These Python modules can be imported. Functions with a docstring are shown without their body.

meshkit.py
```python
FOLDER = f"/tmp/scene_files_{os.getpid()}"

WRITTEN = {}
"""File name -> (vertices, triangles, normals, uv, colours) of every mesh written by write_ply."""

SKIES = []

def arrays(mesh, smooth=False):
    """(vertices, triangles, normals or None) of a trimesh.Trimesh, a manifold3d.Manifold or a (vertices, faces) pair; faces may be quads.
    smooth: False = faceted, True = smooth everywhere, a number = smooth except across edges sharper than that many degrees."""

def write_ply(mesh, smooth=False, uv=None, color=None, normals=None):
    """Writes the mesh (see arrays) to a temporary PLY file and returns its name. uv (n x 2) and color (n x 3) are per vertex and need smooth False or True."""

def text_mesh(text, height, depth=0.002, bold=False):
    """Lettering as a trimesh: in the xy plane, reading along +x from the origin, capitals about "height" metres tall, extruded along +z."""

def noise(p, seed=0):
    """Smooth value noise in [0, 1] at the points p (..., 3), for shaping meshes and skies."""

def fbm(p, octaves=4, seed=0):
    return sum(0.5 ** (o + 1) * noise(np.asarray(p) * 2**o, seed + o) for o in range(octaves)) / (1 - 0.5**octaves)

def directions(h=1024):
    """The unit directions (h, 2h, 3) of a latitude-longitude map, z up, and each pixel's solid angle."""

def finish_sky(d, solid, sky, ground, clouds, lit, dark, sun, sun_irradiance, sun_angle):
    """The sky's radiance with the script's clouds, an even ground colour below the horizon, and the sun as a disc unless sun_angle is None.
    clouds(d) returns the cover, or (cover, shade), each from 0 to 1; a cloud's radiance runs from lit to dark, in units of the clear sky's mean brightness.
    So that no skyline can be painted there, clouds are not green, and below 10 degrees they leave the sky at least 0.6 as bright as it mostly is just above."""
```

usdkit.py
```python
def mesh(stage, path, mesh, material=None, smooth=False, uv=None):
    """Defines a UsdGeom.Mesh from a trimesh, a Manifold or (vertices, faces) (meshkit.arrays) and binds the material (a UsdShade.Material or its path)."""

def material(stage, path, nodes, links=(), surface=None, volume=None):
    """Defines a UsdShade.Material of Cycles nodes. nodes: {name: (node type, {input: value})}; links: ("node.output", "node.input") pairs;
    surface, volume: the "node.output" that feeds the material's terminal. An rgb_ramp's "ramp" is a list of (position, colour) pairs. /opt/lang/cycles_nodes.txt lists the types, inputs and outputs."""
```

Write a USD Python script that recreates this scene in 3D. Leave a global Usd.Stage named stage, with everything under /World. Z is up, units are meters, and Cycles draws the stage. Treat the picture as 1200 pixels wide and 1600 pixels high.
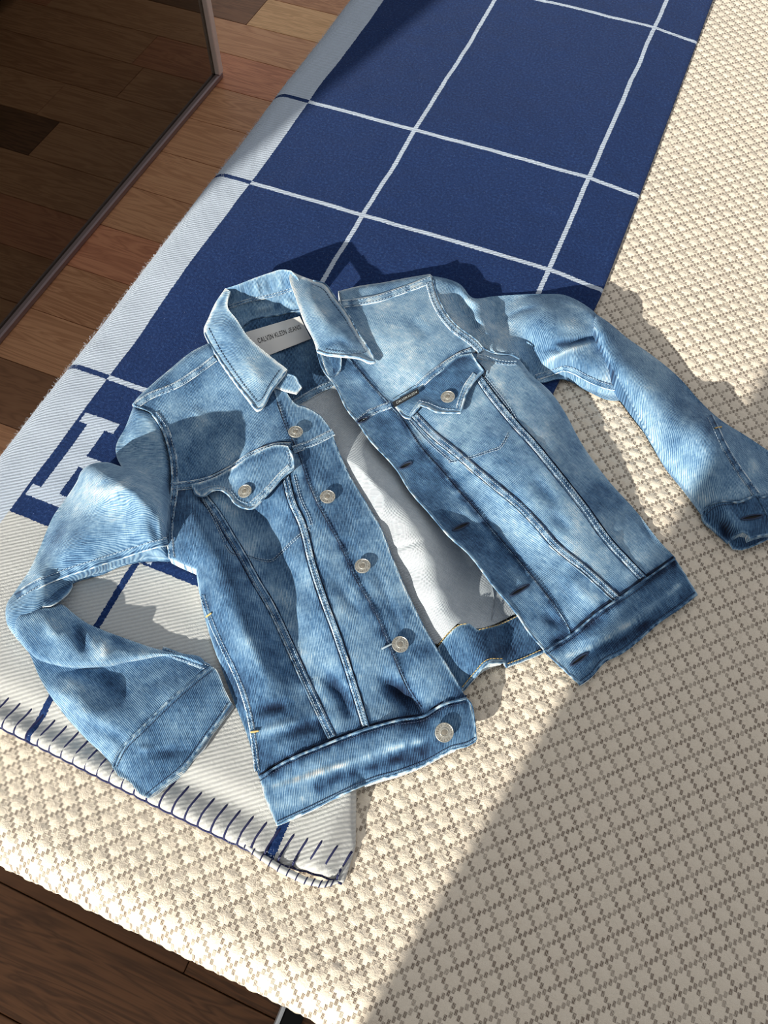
import math
import numpy as np
import trimesh
import usdkit
import meshkit
from pxr import Usd, UsdGeom, UsdLux, UsdShade, Gf, Sdf, Vt
from scipy.interpolate import RBFInterpolator
from scipy.spatial import Delaunay
from shapely.geometry import Polygon, LineString
import shapely

stage = Usd.Stage.CreateInMemory()
UsdGeom.SetStageUpAxis(stage, UsdGeom.Tokens.z)
UsdGeom.SetStageMetersPerUnit(stage, 1.0)
WORLD = UsdGeom.Xform.Define(stage, '/World')
stage.SetDefaultPrim(WORLD.GetPrim())

# ------------------------------------------------------------------ camera, sun, sky, exposure
BED = 0.45                       # height of the blanket's upper face
CAMH = 0.85                      # the camera's height above it
FPX = 1300.0                     # focal length in pixels of the 1200 x 1600 frame
SUN_AZ, SUN_EL = 77.0, 20.5      # where the light travels to (from +x), and how steeply it falls
EXPOSURE = 0.0


def cam_rot(pitch, yaw, roll):
    cp, sp, cy, sy, cr, sr = (g(a) for a in (pitch, yaw, roll) for g in (math.cos, math.sin))
    A = np.array([[1, 0, 0], [0, -sp, -cp], [0, cp, -sp]])
    Y = np.array([[cy, -sy, 0], [sy, cy, 0], [0, 0, 1]])
    Rr = np.array([[cr, -sr, 0], [sr, cr, 0], [0, 0, 1]])
    return Rr @ A @ Y


R = cam_rot(1.05567498, -0.38869877, 0.00543598)      # rows: right, down, forward
cam = UsdGeom.Camera.Define(stage, '/World/camera')
m = np.eye(4)
m[:3, 0], m[:3, 1], m[:3, 2], m[:3, 3] = R[0], -R[1], -R[2], (0, 0, BED + CAMH)
cam.AddTransformOp().Set(Gf.Matrix4d(*m.T.ravel().tolist()))
cam.CreateHorizontalApertureAttr(36.0)
cam.CreateVerticalApertureAttr(48.0)
cam.CreateFocalLengthAttr(36.0 * FPX / 1200)
cam.CreateClippingRangeAttr(Gf.Vec2f(0.02, 100))
cam.CreateExposureAttr(EXPOSURE)

sun = UsdLux.DistantLight.Define(stage, '/World/sun')
sun.CreateIntensityAttr(1.9)
sun.CreateNormalizeAttr(True)
sun.CreateAngleAttr(0.6)
sun.CreateColorAttr(Gf.Vec3f(1.0, 0.945, 0.84))
a, e = math.radians(SUN_AZ), math.radians(SUN_EL)
SUND = np.array([math.cos(a) * math.cos(e), math.sin(a) * math.cos(e), -math.sin(e)])
zc = -SUND
xc = np.cross([0, 0, 1.0], zc); xc /= np.linalg.norm(xc)
yc = np.cross(zc, xc)
m = np.eye(4); m[:3, 0], m[:3, 1], m[:3, 2] = xc, yc, zc
sun.AddTransformOp().Set(Gf.Matrix4d(*m.T.ravel().tolist()))

sky = UsdLux.DomeLight.Define(stage, '/World/sky')
sky.CreateIntensityAttr(0.155)
sky.CreateColorAttr(Gf.Vec3f(0.94, 0.97, 1.0))


# ------------------------------------------------------------------ helpers
def pt(px, py, h=0.0):
    """The world point on the height h above the blanket that stands at pixel (px, py) of the photograph."""
    px, py, h = np.broadcast_arrays(np.asarray(px, float), np.asarray(py, float), np.asarray(h, float))
    d = np.stack([(px - 600) / FPX, (py - 800) / FPX, np.ones_like(px)], -1) @ R
    t = (CAMH - h) / -d[..., 2]
    return np.stack([d[..., 0] * t, d[..., 1] * t, h + BED], -1)


COUNT = {}


def free(parent, name):
    k = f'{parent}/{name}'
    n = COUNT.get(k, -1) + 1
    COUNT[k] = n
    return f'{parent}/{name}' if n == 0 else f'{parent}/{name}_{n:03d}'


def tag(p, **kw):
    p = p.GetPrim() if hasattr(p, 'GetPrim') else p
    for k, v in kw.items():
        p.SetCustomDataByKey(k, v)
    return p


def path_of(parent):
    if parent is None:
        return '/World'
    return parent if isinstance(parent, str) else str(parent.GetPath())


def obj(name, mesh, mat, parent=None, smooth=False, uv=None, attrs=None, **kw):
    g = usdkit.mesh(stage, free(path_of(parent), name), mesh, MAT[mat], smooth=smooth, uv=uv)
    for k, v in (attrs or {}).items():
        UsdGeom.PrimvarsAPI(g).CreatePrimvar(k, Sdf.ValueTypeNames.FloatArray, 'vertex').Set(Vt.FloatArray.FromNumpy(np.asarray(v, np.float32)))
    return tag(g, **kw)


def thing(name, label, category, loc=(0, 0, 0), **kw):
    x = UsdGeom.Xform.Define(stage, free('/World', name))
    if any(loc):
        x.AddTranslateOp().Set(Gf.Vec3d(*loc))
    return tag(x, label=label, category=category, **kw)


def box(x0, x1, y0, y1, z0, z1, bevel=0.0):
    if bevel <= 0:
        b = trimesh.creation.box((x1 - x0, y1 - y0, z1 - z0))
        b.apply_translation(((x0 + x1) / 2, (y0 + y1) / 2, (z0 + z1) / 2))
        return b
    b = bevel
    pts = []
    for sx in (0, 1):
        for sy in (0, 1):
            for sz in (0, 1):
                X, Y, Z = (x0, x1)[sx], (y0, y1)[sy], (z0, z1)[sz]
                ix, iy, iz = b * (1 - 2 * sx), b * (1 - 2 * sy), b * (1 - 2 * sz)
                pts += [(X, Y + iy, Z + iz), (X + ix, Y, Z + iz), (X + ix, Y + iy, Z)]
    return trimesh.convex.convex_hull(np.array(pts))


def join(ms):
    return trimesh.util.concatenate(list(ms))


def tube(points, radius, sides=6):
    p = np.asarray(points, float)
    t = np.gradient(p, axis=0)
    t /= np.linalg.norm(t, axis=1, keepdims=True) + 1e-12
    ref = np.where(np.abs(t[:, 2:]) < 0.9, [0, 0, 1.0], [1.0, 0, 0])
    u = np.cross(t, ref); u /= np.linalg.norm(u, axis=1, keepdims=True) + 1e-12
    w = np.cross(t, u)
    r = np.broadcast_to(radius, (len(p),))[:, None, None]
    ang = np.arange(sides) * 2 * np.pi / sides
    v = p[:, None] + r * (np.cos(ang)[None, :, None] * u[:, None] + np.sin(ang)[None, :, None] * w[:, None])
    n = len(p)
    i, j = np.meshgrid(np.arange(n - 1), np.arange(sides), indexing='ij')
    q = np.stack([i * sides + j, i * sides + (j + 1) % sides, (i + 1) * sides + (j + 1) % sides, (i + 1) * sides + j], -1).reshape(-1, 4)
    f = np.vstack([q[:, [0, 2, 1]], q[:, [0, 3, 2]]])
    caps = [[0, k, k + 1] for k in range(1, sides - 1)] + [[(n - 1) * sides, (n - 1) * sides + k + 1, (n - 1) * sides + k] for k in range(1, sides - 1)]
    m = trimesh.Trimesh(v.reshape(-1, 3), np.vstack([f, caps]), process=False)
    return m


def grid_mesh(P):
    """A mesh through an n x m array of points."""
    n, k = P.shape[:2]
    i, j = np.meshgrid(np.arange(n - 1), np.arange(k - 1), indexing='ij')
    q = np.stack([i * k + j, (i + 1) * k + j, (i + 1) * k + j + 1, i * k + j + 1], -1).reshape(-1, 4)
    return P.reshape(-1, 3), np.vstack([q[:, :3], q[:, [0, 2, 3]]])


def sstep(a, b, x):
    t = np.clip((np.asarray(x, float) - a) / (b - a), 0, 1)
    return t * t * (3 - 2 * t)


# ------------------------------------------------------------------ materials
MAT = {}


class Graph:
    """Collects Cycles nodes; m() adds a math node and returns its output."""

    def __init__(self):
        self.nodes, self.links, self.n = {}, [], 0

    def add(self, kind, out, **inp):
        self.n += 1
        name = f'n{self.n}'
        given = {}
        for k, v in inp.items():
            if isinstance(v, str) and '.' in v:
                self.links.append((v, f'{name}.{k}'))
            else:
                given[k] = v
        self.nodes[name] = (kind, given)
        return f'{name}.{out}'

    def m(self, op, a=0.0, b=0.0, c=0.0, clamp=False):
        return self.add('math', 'value', math_type=op, use_clamp=clamp, value1=a, value2=b, value3=c)

    def ramp(self, fac, stops, interp=True):
        return self.add('rgb_ramp', 'color', fac=fac, ramp=stops, interpolate=interp)

    def mix(self, fac, a, b, kind='mix'):
        return self.add('mix_color', 'result', blend_type=kind, fac=fac, a=a, b=b)

    def noise(self, vec, scale, detail=2.0, rough=0.5, out='fac', **kw):
        return self.add('noise_texture', out, vector=vec, scale=scale, detail=detail, roughness=rough, **kw)

    def map(self, vec, scale=(1, 1, 1), rot=(0, 0, 0), loc=(0, 0, 0)):
        return self.add('mapping', 'vector', vector=vec, scale=scale, rotation=rot, location=loc)

    def done(self, name, surface):
        MAT[name] = usdkit.material(stage, f'/World/Looks/{name}', self.nodes, self.links, surface=surface)


def plain(name, color, rough=0.5, metallic=0.0, **kw):
    g = Graph()
    g.done(name, g.add('principled_bsdf', 'BSDF', base_color=color, roughness=rough, metallic=metallic, **kw))


def lin(r, g, b):
    return tuple(((c / 255 + 0.055) / 1.055) ** 2.4 if c > 10 else c / 255 / 12.92 for c in (r, g, b))


def make_wood(name, dark, light, red):
    g = Graph()
    p = g.add('geometry', 'position')
    rnd = g.add('object_info', 'random')
    off = g.add('combine_xyz', 'vector', x=g.m('multiply', rnd, 37.0), y=g.m('multiply', rnd, 11.0), z=0.0)
    v = g.add('vector_math', 'vector', math_type='add', vector1=p, vector2=off)
    v1 = g.map(v, scale=(1.6, 16, 1))
    n1 = g.noise(v1, 1.3, 3.0, 0.55, distortion=1.6)
    rings = g.m('fraction', g.m('multiply', n1, 7.0))
    rings = g.m('absolute', g.m('subtract', rings, 0.5))
    v2 = g.map(v, scale=(6, 190, 1))
    n2 = g.noise(v2, 1.6, 3.0, 0.6)
    fac = g.m('add', g.m('add', g.m('multiply', rings, 0.8), g.m('multiply', n2, 0.4)), g.m('multiply', g.m('subtract', rnd, 0.5), 0.28))
    col = g.ramp(fac, [(0.1, dark), (0.55, light), (0.95, red)])
    bmp = g.add('bump', 'normal', height=n2, strength=0.12, distance=0.002)
    rough = g.m('add', 0.36, g.m('multiply', n2, 0.2))
    g.done(name, g.add('principled_bsdf', 'BSDF', base_color=col, roughness=rough, normal=bmp, specular_ior_level=0.35))


make_wood('wood_mid', lin(172, 118, 82), lin(206, 150, 110), lin(220, 168, 126))
make_wood('wood_red', lin(166, 102, 74), lin(206, 138, 102), lin(218, 154, 114))
make_wood('wood_umber', lin(110, 76, 54), lin(140, 98, 70), lin(150, 108, 78))
make_wood('wood_dark', lin(92, 60, 36), lin(138, 92, 58), lin(152, 104, 66))  # darker copy of the wood, with the shade of the front floor in its colour
make_wood('wood_pale', lin(196, 148, 100), lin(228, 178, 128), lin(236, 192, 142))

plain('wall_paint', (0.72, 0.70, 0.66), 0.9)
plain('white_lacquer', (0.78, 0.77, 0.74), 0.45)
plain('pink_metal', (0.86, 0.74, 0.69), 0.45, 0.15)
plain('mauve_metal', (0.30, 0.22, 0.22), 0.35, 0.5)
plain('black_lacquer', (0.006, 0.006, 0.007), 0.6)
plain('bed_base_cloth', (0.03, 0.025, 0.022), 0.9)
plain('mattress_cloth', (0.6, 0.57, 0.5), 0.9)
plain('chrome', (0.7, 0.69, 0.67), 0.22, 1.0)
plain('slot_black', (0.01, 0.01, 0.011), 0.8)

g = Graph()
clear = g.add('transparent_bsdf', 'BSDF', color=(0.50, 0.50, 0.475))
gloss = g.add('glossy_bsdf', 'BSDF', color=(0.25, 0.25, 0.25), roughness=0.02)
g.done('dark_glass', g.add('mix_closure', 'closure', fac=0.004, closure1=clear, closure2=gloss))
g = Graph()
clear = g.add('transparent_bsdf', 'BSDF', color=(0.97, 0.98, 0.98))
gloss = g.add('glossy_bsdf', 'BSDF', color=(0.9, 0.9, 0.9), roughness=0.0)
fr = g.add('fresnel', 'fac', IOR=1.3)
g.done('window_glass', g.add('mix_closure', 'closure', fac=fr, closure1=clear, closure2=gloss))

# bedspread: cream jacquard; raised pads with plus-shaped groups of slotted tiles between them
CELL, LROT = 0.00535, math.radians(45)
ORIG = pt(944, 1214, -0.015)[:2]
g = Graph()
p = g.add('geometry', 'position')
sx = g.add('separate_xyz', 'x', vector=p)
nm = sx.split('.')[0]
X, Y = g.m('subtract', f'{nm}.x', float(ORIG[0])), g.m('subtract', f'{nm}.y', float(ORIG[1]))
wob = g.noise(p, 90.0, 1.0, 0.5)
wob2 = g.noise(g.map(p, loc=(3, 5, 1)), 90.0, 1.0, 0.5)
X = g.m('add', X, g.m('multiply', g.m('subtract', wob, 0.5), 0.0016))
Y = g.m('add', Y, g.m('multiply', g.m('subtract', wob2, 0.5), 0.0016))
cr, sr = math.cos(LROT), math.sin(LROT)
A_ = g.m('add', g.m('multiply', g.m('add', g.m('multiply', X, cr), g.m('multiply', Y, sr)), 1 / CELL), 1.5 + 300)
B_ = g.m('add', g.m('multiply', g.m('subtract', g.m('multiply', X, sr), g.m('multiply', Y, cr)), 1 / CELL), 1.5 + 300)
ia, ib = g.m('floor', A_), g.m('floor', B_)
ma, mb = g.m('compare', g.m('floored_modulo', ia, 3.0), 1.0, 0.1), g.m('compare', g.m('floored_modulo', ib, 3.0), 1.0, 0.1)
plus = g.m('maximum', ma, mb)
fa, fb = g.m('subtract', g.m('fraction', A_), 0.5), g.m('subtract', g.m('fraction', B_), 0.5)
lx = g.m('multiply', g.m('add', g.m('multiply', fa, cr), g.m('multiply', fb, sr)), CELL)
ly = g.m('multiply', g.m('subtract', g.m('multiply', fa, sr), g.m('multiply', fb, cr)), CELL)
inx = g.m('subtract', 1.0, g.add('map_range', 'result', range_type='smoothstep', value=g.m('absolute', lx), from_min=0.0013, from_max=0.0018))
iny = g.m('subtract', 1.0, g.add('map_range', 'result', range_type='smoothstep', value=g.m('absolute', ly), from_min=0.0021, from_max=0.0027))
tile = g.m('multiply', g.m('multiply', inx, iny), plus)
stroke = g.m('add', 0.5, g.m('multiply', 0.5, g.m('cosine', g.m('multiply', lx, 2 * math.pi / 0.00118))))
rnd_t = g.add('white_noise_texture', 'value', dimensions='2D', vector=g.add('combine_xyz', 'vector', x=ia, y=ib, z=0.0))
slot = g.m('multiply', g.m('multiply', tile, g.m('subtract', 1.0, stroke)), g.m('add', 0.55, g.m('multiply', rnd_t, 0.6)), clamp=True)
fine = g.noise(p, 900.0, 2.0, 0.6)
big = g.noise(p, 18.0, 2.0, 0.5)
base = g.mix(g.m('multiply', fine, 0.5), lin(238, 225, 206), lin(222, 206, 185))
base = g.mix(g.m('multiply', big, 0.35), base, lin(238, 220, 204))
col = g.mix(g.m('multiply', slot, 0.9), base, lin(92, 60, 40))
hgt = g.m('add', g.m('multiply', slot, -0.0009), g.m('multiply', fine, 0.0005))
hgt = g.m('add', hgt, g.m('multiply', tile, 0.0011))
crumple = g.noise(p, 140.0, 3.0, 0.6, distortion=0.8)
hgt = g.m('add', hgt, g.m('multiply', crumple, 0.0014))
bmp = g.add('bump', 'normal', height=hgt, strength=0.9, distance=1.0)
g.done('bedspread_cotton', g.add('principled_bsdf', 'BSDF', base_color=col, roughness=0.92, specular_ior_level=0.15, sheen_weight=0.15, normal=bmp))

# blanket: woven wool, its pattern laid out in metres (st)
g = Graph()
uv = g.add('uvmap', 'UV', attribute='st')
un = g.add('separate_xyz', 'x', vector=uv).split('.')[0]
U0, V0 = f'{un}.x', f'{un}.y'
n1 = g.noise(uv, 420.0, 2.0, 0.6)
n2 = g.noise(g.map(uv, loc=(7, 3, 0)), 420.0, 2.0, 0.6)
w1 = g.noise(uv, 9.0, 1.0, 0.5)
U = g.m('add', U0, g.m('add', g.m('multiply', g.m('subtract', n1, 0.5), 0.0042), g.m('multiply', g.m('subtract', w1, 0.5), 0.006)))
V = g.m('add', V0, g.m('multiply', g.m('subtract', n2, 0.5), 0.0042))


def rect(u0, u1, v0, v1):
    a = g.m('multiply', g.m('greater_than', U, u0), g.m('less_than', U, u1))
    b = g.m('multiply', g.m('greater_than', V, v0), g.m('less_than', V, v1))
    return g.m('multiply', a, b)


def union(parts):
    o = parts[0]
    for q in parts[1:]:
        o = g.m('maximum', o, q)
    return o


def line(c, val, w):
    return g.m('less_than', g.m('absolute', g.m('subtract', c, val)), w)


navy = rect(-0.5885, 9, 0.277, 9)
Vb = V
lines = union([line(U, -0.4035, 0.0033), line(U, -0.1185, 0.0033)])
low = g.m('less_than', V, 0.28)
lines_low = union([line(U, -0.4165, 0.0038), line(U, -0.139, 0.0045)])
lines = g.m('add', g.m('multiply', lines_low, low), g.m('multiply', lines, g.m('subtract', 1.0, low)))
hl = union([line(V, v, 0.0038) for v in (1.5315, 1.106, 0.896, 0.4935)])
hl = g.m('multiply', hl, g.m('greater_than', U, -9.0))
H = []
for c in (-0.5595, -0.4375):
    H += [rect(c - 0.0125, c + 0.0125, 0.305, 0.434), rect(c - 0.0245, c + 0.0245, 0.419, 0.4345), rect(c - 0.0245, c + 0.0245, 0.3035, 0.319)]
H += [rect(-0.555, -0.435, 0.361, 0.378)]
flip = union([lines, hl] + H)
isnavy = g.m('absolute', g.m('subtract', navy, flip))
fib = g.noise(g.map(uv, scale=(1, 1, 1)), 1500.0, 2.0, 0.7)
fib2 = g.noise(uv, 260.0, 3.0, 0.65)
# twill ribs of the light wool
tw = g.m('add', g.m('multiply', U0, -0.75), V0)
tw = g.m('add', tw, g.m('multiply', fib2, 0.0012))
ribs = g.m('add', 0.5, g.m('multiply', 0.5, g.m('sine', g.m('multiply', tw, 2 * math.pi / 0.0054))))
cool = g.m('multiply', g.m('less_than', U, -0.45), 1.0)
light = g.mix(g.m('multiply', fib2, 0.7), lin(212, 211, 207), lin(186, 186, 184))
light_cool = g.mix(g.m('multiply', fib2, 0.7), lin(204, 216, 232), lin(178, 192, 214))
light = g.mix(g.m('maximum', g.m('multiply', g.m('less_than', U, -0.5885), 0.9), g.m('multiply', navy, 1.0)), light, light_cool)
light = g.mix(g.m('multiply', ribs, 0.32), light, lin(140, 142, 150))
dark = g.ramp(g.m('add', g.m('multiply', fib2, 0.6), g.m('multiply', fib, 0.4)), [(0.28, lin(14, 32, 70)), (0.52, lin(26, 50, 98)), (0.74, lin(58, 88, 138))])
hair = g.m('greater_than', g.noise(g.map(uv, scale=(1, 1, 1), loc=(1, 2, 0)), 700.0, 0.0, 0.5), 0.845)
dark = g.mix(g.m('multiply', hair, 0.5), dark, lin(190, 200, 220))
col = g.mix(isnavy, light, dark)
hgt = g.m('add', g.m('multiply', fib2, 0.0014), g.m('multiply', fib, 0.0007))
hgt = g.m('add', hgt, g.m('multiply', g.m('multiply', ribs, g.m('subtract', 1.0, isnavy)), 0.0006))
bmp = g.add('bump', 'normal', height=hgt, strength=0.8, distance=1.0)
g.done('blanket_wool', g.add('principled_bsdf', 'BSDF', base_color=col, roughness=0.95, specular_ior_level=0.1, sheen_weight=0.06, sheen_roughness=0.5, normal=bmp))
plain('navy_yarn', lin(34, 38, 82), 0.9)
plain('pale_wool', lin(196, 196, 194), 0.95)
plain('pale_yarn', lin(205, 212, 222), 0.9)


# denim: indigo twill; "fade" says how worn the cloth is and carries some painted shade, "twill" runs across its diagonal ribs
def make_denim(name, stops, contrast=0.22, period=0.00168):
    g = Graph()
    p = g.add('uvmap', 'UV', attribute='st')
    un = g.add('separate_xyz', 'x', vector=p).split('.')[0]
    fade = g.add('attribute', 'fac', attribute='fade')
    slub = g.noise(g.map(p, scale=(900, 90, 1)), 1.0, 2.0, 0.6)
    slub2 = g.noise(g.map(p, scale=(140, 420, 1)), 1.0, 2.0, 0.6)
    wander = g.noise(p, 120.0, 1.0, 0.5)
    t = g.m('add', f'{un}.x', g.m('multiply', g.m('subtract', wander, 0.5), 0.0012))
    ribs = g.m('add', 0.5, g.m('multiply', 0.5, g.m('sine', g.m('multiply', t, 2 * math.pi / period))))
    ribs = g.m('smoothmin', ribs, 0.85, 0.3)
    cloud = g.noise(p, 45.0, 4.0, 0.6)
    f = g.m('add', fade, g.m('multiply', g.m('subtract', ribs, 0.5), contrast))
    f = g.m('add', f, g.m('multiply', g.m('subtract', slub, 0.5), 0.5))
    f = g.m('add', f, g.m('multiply', g.m('subtract', slub2, 0.5), 0.2))
    f = g.m('add', f, g.m('multiply', g.m('subtract', cloud, 0.5), 0.38))
    col = g.ramp(f, stops)
    h = g.m('add', g.m('multiply', ribs, 0.00028), g.m('multiply', slub, 0.0002))
    bmp = g.add('bump', 'normal', height=h, strength=0.9, distance=1.0)
    g.done(name, g.add('principled_bsdf', 'BSDF', base_color=col, roughness=0.88, specular_ior_level=0.15, sheen_weight=0.1, normal=bmp))


make_denim('denim', [(0.0, lin(8, 17, 36)), (0.25, lin(27, 49, 80)), (0.5, lin(76, 114, 152)), (0.75, lin(146, 178, 202)), (1.0, lin(228, 230, 228))], 0.24)
make_denim('denim_reverse', [(0.0, lin(120, 130, 145)), (0.5, lin(178, 186, 194)), (1.0, lin(226, 230, 232))], 0.16, 0.0014)
plain('thread_pale', lin(176, 192, 206), 0.8)
plain('thread_dark', lin(40, 56, 84), 0.8)
plain('thread_ochre', lin(196, 168, 110), 0.8)
plain('satin_white', lin(232, 229, 225), 0.42)
plain('ink', lin(46, 44, 46), 0.6)
plain('tape_black', lin(20, 24, 30), 0.7)
plain('ink_pale', lin(198, 200, 198), 0.6)
g = Graph()
p = g.add('geometry', 'position')
n = g.noise(p, 700.0, 2.0, 0.5)
g.done('button_metal', g.add('principled_bsdf', 'BSDF', base_color=g.ramp(n, [(0.3, lin(176, 172, 162)), (0.7, lin(214, 211, 202))]), metallic=0.75, roughness=0.42))
plain('button_core', lin(158, 150, 138), 0.45, 0.7)
# ------------------------------------------------------------------ the room
floor = UsdGeom.Xform.Define(stage, '/World/floor')
tag(floor, kind='structure', label='wood plank floor around and under the bed', category='floor')
obj('subfloor', box(-2.6, 2.2, -1.5, 3.2, -0.03, -0.012), 'wood_dark', floor)
rng = np.random.default_rng(5)
PW = 0.1347
fixed = {(12, 0): None}
row0 = 1.523
kinds = ['wood_mid', 'wood_umber', 'wood_red', 'wood_mid', 'wood_mid']
k0 = -22
for k in range(k0, 12):
    y0 = row0 + k * PW
    x = -2.6 + rng.uniform(-0.8, 0)
    cuts = [x]
    while cuts[-1] < 2.2:
        cuts.append(cuts[-1] + rng.uniform(0.95, 1.5))
    if -10 < k < 5:
        s_ = rng.uniform(0, 0.5)
        cuts = [-2.6, -1.75 + s_ * 0.9, -0.45 - s_ * 0.3, 0.6 + s_, 2.3]
    if k == 1:
        cuts = [-2.6, -1.95, -1.39, -0.6, 0.3, 1.2, 2.3]
    if k == 3:
        cuts = [-2.6, -1.9, -1.197, -0.45, 0.4, 1.3, 2.3]
    for c0, c1 in zip(cuts[:-1], cuts[1:]):
        c0, c1 = max(c0, -2.6), min(c1, 2.2)
        if c1 - c0 < 0.05:
            continue
        mt = kinds[rng.integers(len(kinds))]
        if k == 1 and abs(c0 + 1.39) < 0.01:
            mt = 'wood_red'
        if k == 1 and abs(c1 + 0.6) < 0.01 and False:
            pass
        if k == 3 and abs(c0 + 1.197) < 0.01:
            mt = 'wood_pale'
        if k == 3 and abs(c1 + 1.197) < 0.01 or k <= -12:
            mt = 'wood_umber' if k == 3 else 'wood_dark'  # front rows take the darker wood: their shade is put into the colour
        b = box(c0 + 0.0006, c1 - 0.0006, y0 + 0.0007, y0 + PW - 0.0007, -0.012, rng.uniform(-0.0002, 0.0002), 0.0009)
        obj('plank', b, mt, floor)

# front wall with the window that the sun comes through (behind the camera)
WY = -1.35
cot, rise = math.cos(a) / math.sin(a), math.tan(e) / math.sin(a)
wx0 = -0.598 - (1.127 - WY) * cot
wx1 = -0.003 - (0.0 - WY) * cot
wz0, wz1 = 0.9, 2.3
wall = obj('wall_front', join([box(-2.6, wx0 - 0.05, WY - 0.12, WY, 0, 3.1), box(wx1 + 0.05, 2.2, WY - 0.12, WY, 0, 3.1), box(wx0 - 0.05, wx1 + 0.05, WY - 0.12, WY, 0, wz0 - 0.05),
                               box(wx0 - 0.05, wx1 + 0.05, WY - 0.12, WY, wz1 + 0.05, 3.1)]), 'wall_paint', kind='structure')
win = UsdGeom.Xform.Define(stage, '/World/window_1')
tag(win, kind='structure')
for b in (box(wx0 - 0.05, wx0, WY - 0.1, WY - 0.02, wz0 - 0.05, wz1 + 0.05), box(wx1, wx1 + 0.05, WY - 0.1, WY - 0.02, wz0 - 0.05, wz1 + 0.05),
          box(wx0, wx1, WY - 0.1, WY - 0.02, wz0 - 0.05, wz0), box(wx0, wx1, WY - 0.1, WY - 0.02, wz1, wz1 + 0.05)):
    obj('window_frame', b, 'white_lacquer', win)
obj('pane', box(wx0, wx1, WY - 0.063, WY - 0.06, wz0, wz1), 'window_glass', win)

# ------------------------------------------------------------------ dark glass screen in a thin pink metal frame, left of the bed
SX, SY1, SY0, SH = -1.155, 1.688, 0.56, 1.55
scr = thing('glass_screen', 'dark glass screen in a slim rose metal frame on the floor left of the bed', 'screen')
obj('bottom_rail', box(SX - 0.011, SX + 0.012, SY0, SY1 + 0.012, 0.0, 0.016, 0.003), 'mauve_metal', scr)
obj('top_rail', box(SX - 0.011, SX + 0.012, SY0, SY1 + 0.012, SH - 0.016, SH, 0.003), 'pink_metal', scr)
obj('frame_post', box(SX - 0.011, SX + 0.014, SY1 - 0.008, SY1 + 0.012, 0.016, SH - 0.016, 0.002), 'pink_metal', scr)
obj('frame_post', box(SX - 0.011, SX + 0.012, SY0, SY0 + 0.02, 0.016, SH - 0.016, 0.002), 'pink_metal', scr)
obj('glass_pane', box(SX - 0.004, SX + 0.001, SY0 + 0.02, SY1 - 0.008, 0.016, SH - 0.016), 'dark_glass', scr)
cab = thing('cabinet', 'black cabinet on the floor behind the dark glass screen', 'cabinet')
obj('cabinet_body', box(-2.3, -1.84, 0.9, 2.6, 0.04, 0.62, 0.004), 'black_lacquer', cab)
obj('plinth', box(-2.28, -1.87, 0.92, 2.58, 0.0, 0.04), 'black_lacquer', cab)
for q in range(3):
    obj('cabinet_door', box(-1.84, -1.822, 0.91 + q * 0.563, 0.91 + q * 0.563 + 0.555, 0.05, 0.61, 0.003), 'black_lacquer', cab)

# ------------------------------------------------------------------ bed
BX0, BX1, BY0, BY1 = -0.655, 1.05, -0.052, 2.1
bed = thing('bed', 'low bed with a dark base and slim metal legs under the cream bedspread', 'bed')


def rounded_slab(x0, x1, y0, y1, z0, z1, r):
    s = []
    for X in (x0 + r, x1 - r):
        for Y in (y0 + r, y1 - r):
            for Z in (z0 + r, z1 - r):
                b = trimesh.creation.icosphere(2, r); b.apply_translation((X, Y, Z)); s.append(b.vertices)
    return trimesh.convex.convex_hull(np.vstack(s))


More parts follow.
